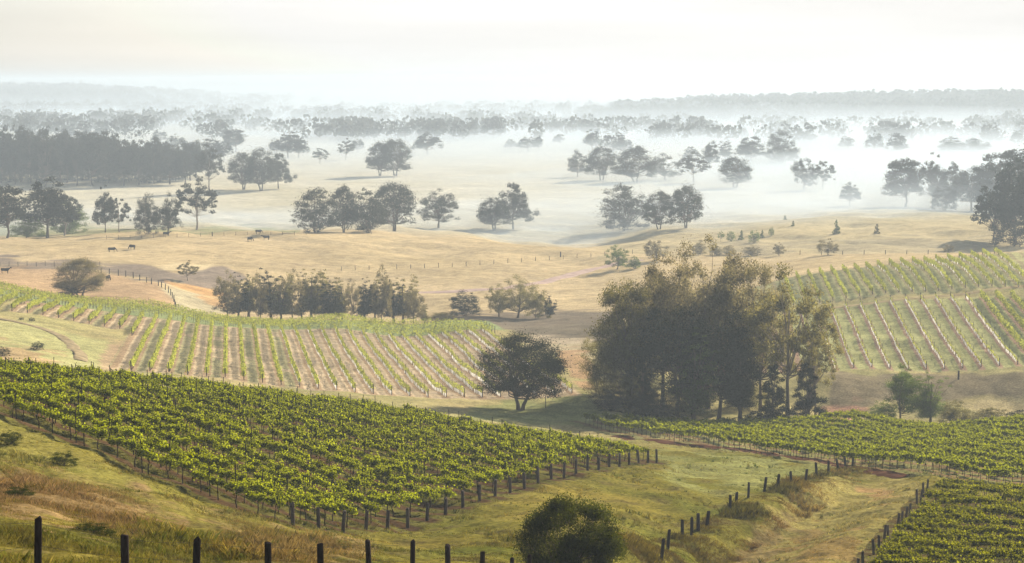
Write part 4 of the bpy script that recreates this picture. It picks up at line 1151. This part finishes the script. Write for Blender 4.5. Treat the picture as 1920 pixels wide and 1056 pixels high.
# ------------------------------------------------------------------ fences
def fence(name, pts, label, w=.15, h=1.3, mat='darkpost', wires=2, lean=.03, r0=None, world=False, round_=True, hs=None):
    P = [(p[0], p[1], tz(p[0], p[1])) for p in pts] if world else [hit(*p) for p in pts]
    o = empty(name, P[0]); tag(o, label, 'fence')
    org = np.array(P[0]); tops = []
    for i, p in enumerate(P):
        hh = h * (hs[i] if hs else random.uniform(.93, 1.07))
        ob = link('post', post_mesh('fence_post', w * random.uniform(.9, 1.1), hh, M[mat], i), o, np.array(p) - org)
        lx, ly = random.uniform(-lean, lean), random.uniform(-lean, lean)
        ob.rotation_euler = (lx, ly, random.uniform(0, 1)); tops.append((np.array(p) - org, hh, lx, ly))
    for k in range(wires):
        g = Geo(); f_ = (.92, .6, .3)[k]; pts_ = []
        for i in range(len(tops)):
            b, hh, lx, ly = tops[i]
            q = b + np.array((ly * hh * f_, -lx * hh * f_, hh * f_)); 
            if i: pts_.append((q + pts_[-1]) / 2 - np.array((0, 0, .03)))
            pts_.append(q)
        g.tube(pts_, [.0035 if not r0 else r0] * len(pts_), 3, cap=False); link('wire', g.data('fence_wire', M['wire']), o)
    return o
fp = [(-8.4 + .9 * k - (.25 if k == 3 else 0), 35 + 3 * k) for k in range(-2, 11)] + [(.9, 66.8)]
tops = {0: (68, 970), 1: (232, 1003), 2: (366, 1010), 3: (501, 1018), 4: (601, 1019), 5: (692, 1013), 6: (773, 1014), 7: (839, 1023), 8: (903, 1034), 9: (960, 1047), 10: (993, 1042)}
P = []; hs = []
for k in range(-1, 11):
    y = 35 + 3 * k
    u, vt = tops.get(k, (-130, 950))
    a, b = ray(u, vt); x = a * y; P.append((x, y)); hs.append((b * y - tz(x, y)) / 1.3)
print('fence heights', [round(h * 1.3, 2) for h in hs])
hs = [min(max(h, .6), 1.4) for h in hs]
fence('post_and_wire_fence', P, 'dark post and wire fence crossing the bottom of the near grass slope', w=.155, h=1.3, mat='darkpost', wires=3, world=True, hs=hs)
DF = [(1240, 1050), (1252, 1030), (1279, 1010), (1297, 1003), (1309, 995), (1325, 990), (1368, 958), (1380, 950), (1403, 933), (1433, 922), (1458, 918), (1484, 911), (1510, 903), (1531, 893), (1553, 889), (1572, 882), (1586, 879), (1598, 876)]
fence('old_fence', DF, 'old leaning timber post fence along the bank of the washed-out gully', w=.24, h=1.25, mat='darkpost', wires=2, lean=.16)
fence('paddock_fence', [(190 + 0, 513), (205, 514), (222, 517), (236, 519), (250, 522), (262, 526), (275, 530), (284, 533), (297, 536), (303, 539), (310, 544), (316, 549), (320, 554), (323, 560), (326, 566), (328, 573), (329, 580)], 'curved line of dark posts round the golden paddock below the creek', w=.22, h=1.5, wires=2, mat='darkpost')
fence('hill_fence', [(640 + i * 26, 508 - i * .9 if i < 8 else 501 - (i - 8) * 1.9) for i in range(24)], 'thin post and wire fence running across the golden hill', w=.16, h=1.3, wires=2, mat='post')
fence('ridge_fence', [(200 + i * 22, 449 - i * .7 if i < 12 else 441) for i in range(18)], 'thin far fence along the crest of the golden hill', w=.14, h=1.2, wires=1, mat='post')
fence('creek_fence', [(0 + i * 17, 500 - (i % 2)) for i in range(12)], 'thin fence beside the reedy creek line at far left', w=.14, h=1.3, wires=1, mat='post')
fence('boundary_fence', [(1300 + i * 40, 479 - i * .2) for i in range(12)], 'faint fence line under the row of small trees beyond the right vineyard', w=.2, h=1.2, wires=2, mat='post')
# gate in the golden paddock
gx, gy, gz = hit(290, 578); o = empty('field_gate', (gx, gy, gz)); tag(o, 'small dark gate frame above the green cross rows', 'gate')
g = Geo(); g.tube([(-1.1, 0, -.1), (-1.1, 0, .95)], [.07, .06], 5); link('post', g.data('gate_post', M['darkpost']), o)
g = Geo(); g.tube([(1.1, 0, -.1), (1.1, 0, .9)], [.07, .06], 5); link('post', g.data('gate_post', M['darkpost']), o)
g = Geo(); g.tube([(-1.1, 0, .9), (1.1, 0, .86)], [.045, .045], 4); g.tube([(-1.1, 0, .55), (1.1, 0, .5)], [.02, .02], 4); link('rail', g.data('gate_rail', M['darkpost']), o)
gx, gy, gz = hit(1797, 712); tag(link('marker_post', post_mesh('marker_post', .3, 1.4, M['darkpost'], 3), None, (gx, gy, gz)), 'thick dark post standing below the right vineyard', 'post')
gx, gy, gz = hit(398, 443); tag(link('marker_post', post_mesh('marker_post', .35, 1.5, M['darkpost'], 4), None, (gx, gy, gz)), 'single dark post on the crest of the golden hill', 'post')
gx, gy, gz = hit(1051, 482); tag(link('marker_post', post_mesh('marker_post', .4, 1.6, M['darkpost'], 4), None, (gx, gy, gz)), 'dark post on the golden slope left of the farm road', 'post')
gx, gy, gz = hit(1023, 765); tag(link('marker_post', post_mesh('marker_post', .12, 1.7, M['post'], 4), None, (gx, gy, gz)), 'thin stick post in the grass right of the lone dark tree', 'post')

# far farm sheds and a lone pine on the hill
M['roof'] = solid_mat('bright_roof_sheet', (.80, .80, .78), .05, 1.0, rough=.4); M['shedwall'] = solid_mat('shed_wall', (.30, .30, .29), .1, 1.0)
for u, v, y, sx, rz, lb in [(1065, 249, 2150, 9, .2, 'tiny shed with a bright roof far across the plain'), (190, 208, 3300, 16, -.1, 'tiny pale-roofed farmhouse below the hazy hill at left'), (340, 214, 3100, 12, .15, 'tiny pale-roofed shed right of the farmhouse far left')]:
    a, b = ray(u, v); x = a * y; z = tz(x, y); o = empty('farm_shed', (x, y, z), rz); tag(o, lb, 'shed')
    g = Geo(); g.box((0, 0, 1.4), sx, sx * .6, 3.4); link('wall', g.data('shed_wall', M['shedwall']), o)
    g = Geo(); h_ = sx * .3 + .5; g.add([(-sx / 2 - .4, -h_, 3.0), (sx / 2 + .4, -h_, 3.0), (sx / 2 + .4, 0, 4.9), (-sx / 2 - .4, 0, 4.9), (sx / 2 + .4, h_, 3.0), (-sx / 2 - .4, h_, 3.0)], [(0, 1, 2, 3), (3, 2, 4, 5)])
    g.add([(-sx / 2 - .4, -h_, 2.85), (sx / 2 + .4, -h_, 2.85), (sx / 2 + .4, 0, 4.75), (-sx / 2 - .4, 0, 4.75), (sx / 2 + .4, h_, 2.85), (-sx / 2 - .4, h_, 2.85)], [(3, 2, 1, 0), (5, 4, 2, 3)]); link('roof', g.data('shed_roof', M['roof']), o)
x = ray(152, 150)[0] * 4650; place_tree('cone', 2, 0, x, 4650, 30, 12, 'tall dark pine standing above the crest of the hazy hill', name='pine_tree', leaf='gum')
# ------------------------------------------------------------------ cattle
def cow_mesh(grazing=True):
    g = Geo()
    def ring(cx, cz, ry, rz, n=10): return [(cx, ry * math.cos(t), cz + rz * math.sin(t)) for t in np.linspace(0, 6.2832, n, endpoint=False)]
    secs = [(-1.02, 1.10, .05, .10), (-.98, 1.08, .22, .26), (-.75, 1.05, .30, .34), (-.35, 1.0, .33, .36), (.1, .98, .34, .38), (.5, 1.02, .31, .40), (.78, 1.10, .24, .34)]
    if grazing: secs += [(1.0, 1.02, .15, .22), (1.2, .78, .12, .17), (1.34, .52, .11, .14), (1.42, .34, .13, .14), (1.50, .18, .09, .10), (1.56, .08, .05, .05)]
    else: secs += [(1.0, 1.25, .15, .2), (1.2, 1.42, .12, .15), (1.38, 1.48, .13, .14), (1.58, 1.38, .09, .10), (1.68, 1.33, .05, .05)]
    v = []
    for s in secs: v += ring(*s)
    n = 10; f = [(i * n + k, i * n + (k + 1) % n, (i + 1) * n + (k + 1) % n, (i + 1) * n + k) for i in range(len(secs) - 1) for k in range(n)]
    g.add(v, f)
    for x, y, r, kn in ((.62, .17, .10, .04), (.58, -.17, .10, -.02), (-.80, .18, .13, -.08), (-.72, -.18, .13, -.05)):
        g.tube([(x, y, .95), (x + kn, y, .62), (x - kn * .6, y, .42), (x, y, .08), (x + .04, y, 0)], [r * 1.2, r * .75, r * .5, r * .42, r * .55], 6)
    hx, hz = (1.34, .56) if grazing else (1.3, 1.52)
    for s in (-1, 1): g.tube([(hx, s * .08, hz), (hx - .02, s * .22, hz + .05), (hx - .03, s * .30, hz)], [.04, .05, .01], 4)
    g.tube([(-1.0, 0, 1.25), (-1.12, .02, .95), (-1.12, 0, .55), (-1.1, 0, .4)], [.03, .02, .03, .05], 4)
    return g.data('cow_body', M['hide'], smooth=True)
CM = [cow_mesh(True), cow_mesh(False)]
for u, v, rz, k, lb in [(210, 473, .3, 0, 'dark cow grazing lower left on the golden hill'), (248, 468, 2.6, 0, 'dark cow up and right of the lower left one on the golden hill'),
                        (469, 453, .9, 0, 'dark cow, left of the pair below the hill crest'), (499, 450, 3.4, 1, 'dark cow, right of the pair below the hill crest'),
                        (485, 438.5, .2, 0, 'tiny dark cow on the crest above the pair'), (312, 443, 0, 1, 'dark cow standing on the hill crest below the rounded gums'),
                        (10, 513, .1, 1, 'dark cow in the golden paddock at the left edge'), (203, 527, 1.4, 0, 'dark cow seen end-on right of the wide paddock tree')]:
    x, y, z = hit(u, v, 400); o = link('cow', CM[k], None, (x, y, z - .03)); o.rotation_euler = (0, 0, rz); o.scale = (1.05,) * 3
    tag(o, lb, 'cow', 'cattle on the golden hill')

# small objects on the left grass
for u, v, w, lb in [(70, 656, 2.2, 'small dark shrub alone on the pale grass at left'), (60, 602, 1.2, 'dark tuft on the far side of the left track'), (40, 600, 1.0, 'small dark tuft at the bend of the left track'),
                    (5, 668, 2.4, 'dark shrub on the crest at the left frame edge')]:
    x, y, z = hit(u, v, 240); place_tree('bush', 3, 0, x, y, w * .55, w, lb, cat='shrub', leaf='dark', name='shrub')
for u, v, y, w, h, lb in [(35, 890, 80, 1.3, .45, 'low dark green weed clump on the grass slope at left'), (18, 795, 112, 1.6, .8, 'green weed clump below the first vine row at left'), (170, 1000, 60, 1.6, .35, 'dark flat weed patch on the slope behind the fence'),
                          (118, 833, 108, 1.6, .8, 'bright weed clump at the vineyard edge below a stake')]:
    a, b = ray(u, v); place_tree('bush', 4, 1, a * y, y, h, w, lb, cat='weed', leaf='bushy', name='weed_clump')

# ------------------------------------------------------------------ grass
print('grass...')
def grass(n, seed, a0, a1, y0, y1, hmul, wmul, label, name='grass', sel=None, blades=5, colmul=(1, 1, 1)):
    rs = np.random.RandomState(seed)
    a = rs.uniform(a0, a1, n); y = 1 / rs.uniform(1 / y1, 1 / y0, n)
    x = a * y; z = terrain(x, y)
    c, rcol_, rm_, rc_, rw_ = land(x, y, z)
    fr = np.abs(((rc_ + .5) % 1) - .5) * 2
    keep = ~((rm_ > .3) & (fr < rw_ + .08))
    u, v = proj(x, y, z)
    if sel is not None: keep &= sel(x, y, z, u, v)
    x, y, z, c = x[keep], y[keep], z[keep], c[keep]; m = len(x)
    B = blades
    patchy = np.clip(.75 + .25 * wav(x, y, 14, 0, 5), .35, 1.9) ** 1.7
    hh = np.repeat(hmul * patchy * rs.uniform(.5, 1.4, m), B) * rs.uniform(.5, 1.2, m * B)
    X = np.repeat(x, B) + rs.normal(0, .09, m * B); Y = np.repeat(y, B) + rs.normal(0, .09, m * B); Z = np.repeat(z, B) - .02
    ln = rs.normal(0, .32, (m * B, 2)) * hh[:, None]
    th = rs.uniform(0, 3.14, m * B); wx, wy = np.cos(th) * wmul * Y, np.sin(th) * wmul * Y
    b = np.stack([X, Y, Z], 1)
    v0 = b - np.stack([wx, wy, wx * 0], 1); v1 = b + np.stack([wx, wy, wx * 0], 1)
    mid = b + np.stack([ln[:, 0] * .4 , ln[:, 1] * .4, hh * .6], 1)
    tip = b + np.stack([ln[:, 0], ln[:, 1], hh], 1)
    v2 = mid + np.stack([wx, wy, wx * 0], 1) * .7
    V = np.stack([v0, v1, v2, tip], 1).reshape(-1, 3)
    col = np.repeat(c * rs.uniform(.75, 1.3, m)[:, None] * np.array(colmul), B * 4, 0)
    o = link(name, mesh_data(name, V, np.arange(m * B * 4).reshape(-1, 4), M['grass'], col=col))
    return tag(o, label, 'grass', kind='stuff')
grass(110000, 1, -.29, .29, 34, 260, .13, .00017, 'short green and golden grass on the near slopes', blades=5)
def seed_sel(x, y, z, u, v):
    m = pmask(u, v, [(-60, 885), (120, 880), (260, 915), (320, 970), (180, 1000), (-60, 970)], 14, 20, x, y) + pmask(u, v, [(380, 955), (520, 985), (700, 1000), (640, 1080), (430, 1050)], 12, 20, x, y) * .8 + pmask(u, v, [(560, 1000), (640, 1000), (680, 1080), (580, 1080)], 8, 8, x, y)
    return m > .35
grass(110000, 2, -.27, 0, 36, 100, .17, .00007, 'tall pinkish seeding grass in patches on the left slope', name='tall_grass', sel=seed_sel, blades=5, colmul=(1.0, .92, .95))
def bank_sel(x, y, z, u, v):
    q = (x - GX0) * GD[1] - (y - GY0) * GD[0]; t = ((x - GX0) * GD[0] + (y - GY0) * GD[1]) / _gl
    return (q > -1.2) & (q < 3.6) & (t > -.22) & (t < 1)
grass(120000, 3, .02, .2, 75, 220, .32, .00010, 'rank brownish grass on the gully bank along the old fence', name='bank_grass', sel=bank_sel, blades=6, colmul=(.85, .72, .7))

# ------------------------------------------------------------------ haze and mist
def vol_mat(name, dens, col, g):
    m, nt, out = nmat(name); p = N(nt, 'ShaderNodeVolumePrincipled')
    p.inputs['Color'].default_value = (*col, 1); p.inputs['Density'].default_value = dens; p.inputs['Anisotropy'].default_value = g
    nt.links.new(p.outputs[0], out.inputs['Volume']); return m
def box_obj(name, x0, x1, y0, y1, z0, z1, mat):
    v = [(x, y, z) for z in (z0, z1) for x, y in ((x0, y0), (x1, y0), (x1, y1), (x0, y1))]
    return link(name, mesh_data(name, v, [(0, 3, 2, 1), (4, 5, 6, 7), (0, 1, 5, 4), (1, 2, 6, 5), (2, 3, 7, 6), (3, 0, 4, 7)], mat))
tag(box_obj('haze', -14000, 14000, -60, 16000, -95, 16, vol_mat('haze_air', .00031, (.545, .665, .80), .2)), 'even pale haze filling the whole valley', 'haze', kind='stuff')
def lens(name, cx, cy, rx, ry, zt, zb, dens, label):
    """flat closed mist bank, thinning out softly towards its rim"""
    v = []; n = 48; K = 10
    for k in range(K):
        r = 1 - k / K; z = zb + (zt - zb) * (1 - r * r) ** 1.6 + .3
        for i in range(n):
            t = 6.2832 * i / n; w = 1 + .12 * math.sin(3 * t + cx * .1) + .07 * math.sin(5 * t + cy) + .04 * math.sin(9 * t)
            v.append((cx + rx * r * w * math.cos(t), cy + ry * r * w * math.sin(t), z - (.3 if k == 0 else 0)))
    f = [(k * n + i, k * n + (i + 1) % n, (k + 1) * n + (i + 1) % n, (k + 1) * n + i) for k in range(K - 1) for i in range(n)]
    v.append((cx, cy, zt + .31)); v.append((cx, cy, zb - 1)); v2 = np.array(v)
    c1, c0 = len(v) - 2, len(v) - 1
    for i in range(0, n, 2):
        f.append(((K - 1) * n + i, (K - 1) * n + (i + 1) % n, (K - 1) * n + (i + 2) % n, c1)); f.append((c0, (i + 2) % n, (i + 1) % n, i))
    return tag(link(name, mesh_data(name, v2, f, vol_mat(name, dens, (.62, .76, .91), .22))), label, 'mist', kind='stuff')
def banks(cx, cy, rx, ry, zt, zb, dens, n, label):
    """several thinning banks one inside the other, so that the top fades instead of ending in a line"""
    for k in range(n):
        f = (k + 1) / n
        lens('mist_bank', cx + rx * .05 * math.sin(k * 2.3 + cx), cy + ry * .05 * math.cos(k * 1.9), rx * (1.04 - .07 * k), ry * (1.04 - .07 * k), zb + 3 + (zt - zb - 3) * f ** 1.2, zb, dens / n, '%s, %s layer up' % (label, nth(k + 1)))
banks(0, 5400, 5200, 4700, 13, -64, .0009, 3, 'deep blue morning mist over the far plain')
banks(100, 2700, 2300, 2020, -30, -63, .0022, 4, 'broad mist over the middle of the plain')
banks(330, 1900, 1300, 1190, -44, -62, .0045, 3, 'low mist round the feet of the plain trees')
banks(420, 1120, 720, 660, -33, -63, .0074, 6, 'tall thin mist among the first plain trees')
banks(160, 840, 430, 150, -38, -62, .0052, 4, 'mist bank between the golden hill and the first trees')
banks(-170, 800, 210, 100, -43, -62, .0050, 4, 'thin mist round the gums at left')
def wisp(u, v, y, pts, label):
    a, b = ray(u, v); g = Geo(); P = [np.array((a * y + p[0], y + p[1], b * y + p[2])) for p in pts]
    g.tube([P[0] - np.array((.5, 0, .5))] + P, [.2] + [p[3] for p in pts], 10)
    n = len(g.v[0]); g.add([P[0] - np.array((.5, 0, .5))], []) if False else None
    me = g.data('smoke_wisp', vol_mat('smoke_vapour', .012, (.80, .84, .88), .3), smooth=True)
    tag(link('smoke', me), label, 'smoke', kind='stuff')
wisp(1560, 262, 2250, [(-38, 0, 16, 2), (-30, 2, 12, 6), (-18, 0, 5, 7), (-4, 3, 2, 6), (10, 0, 6, 8), (24, 3, 10, 7), (36, 0, 8, 4), (48, 2, 3, 1)], 'pale smoke wisp drifting before the right ridge')
wisp(1720, 262, 2250, [(14, 0, -6, 3), (10, 2, 2, 6), (4, 0, 10, 6), (-4, 2, 14, 4), (-10, 0, 20, 1)], 'small pale smoke curl at the far right of the plain')
grass(150000, 5, -.27, .27, 34, 110, .10, .00013, 'fine short grass nearest the camera', name='near_grass', blades=4)

grass(9000, 7, -.27, .27, 40, 250, .15, .00016, 'dark green tussocks scattered over the near slopes', name='tussock_grass', blades=16, colmul=(.62, .78, .6))
grass(7000, 8, -.27, .27, 60, 250, .17, .00011, 'straw coloured tufts scattered over the near slopes', name='straw_grass', blades=14, colmul=(1.6, 1.45, 1.3))
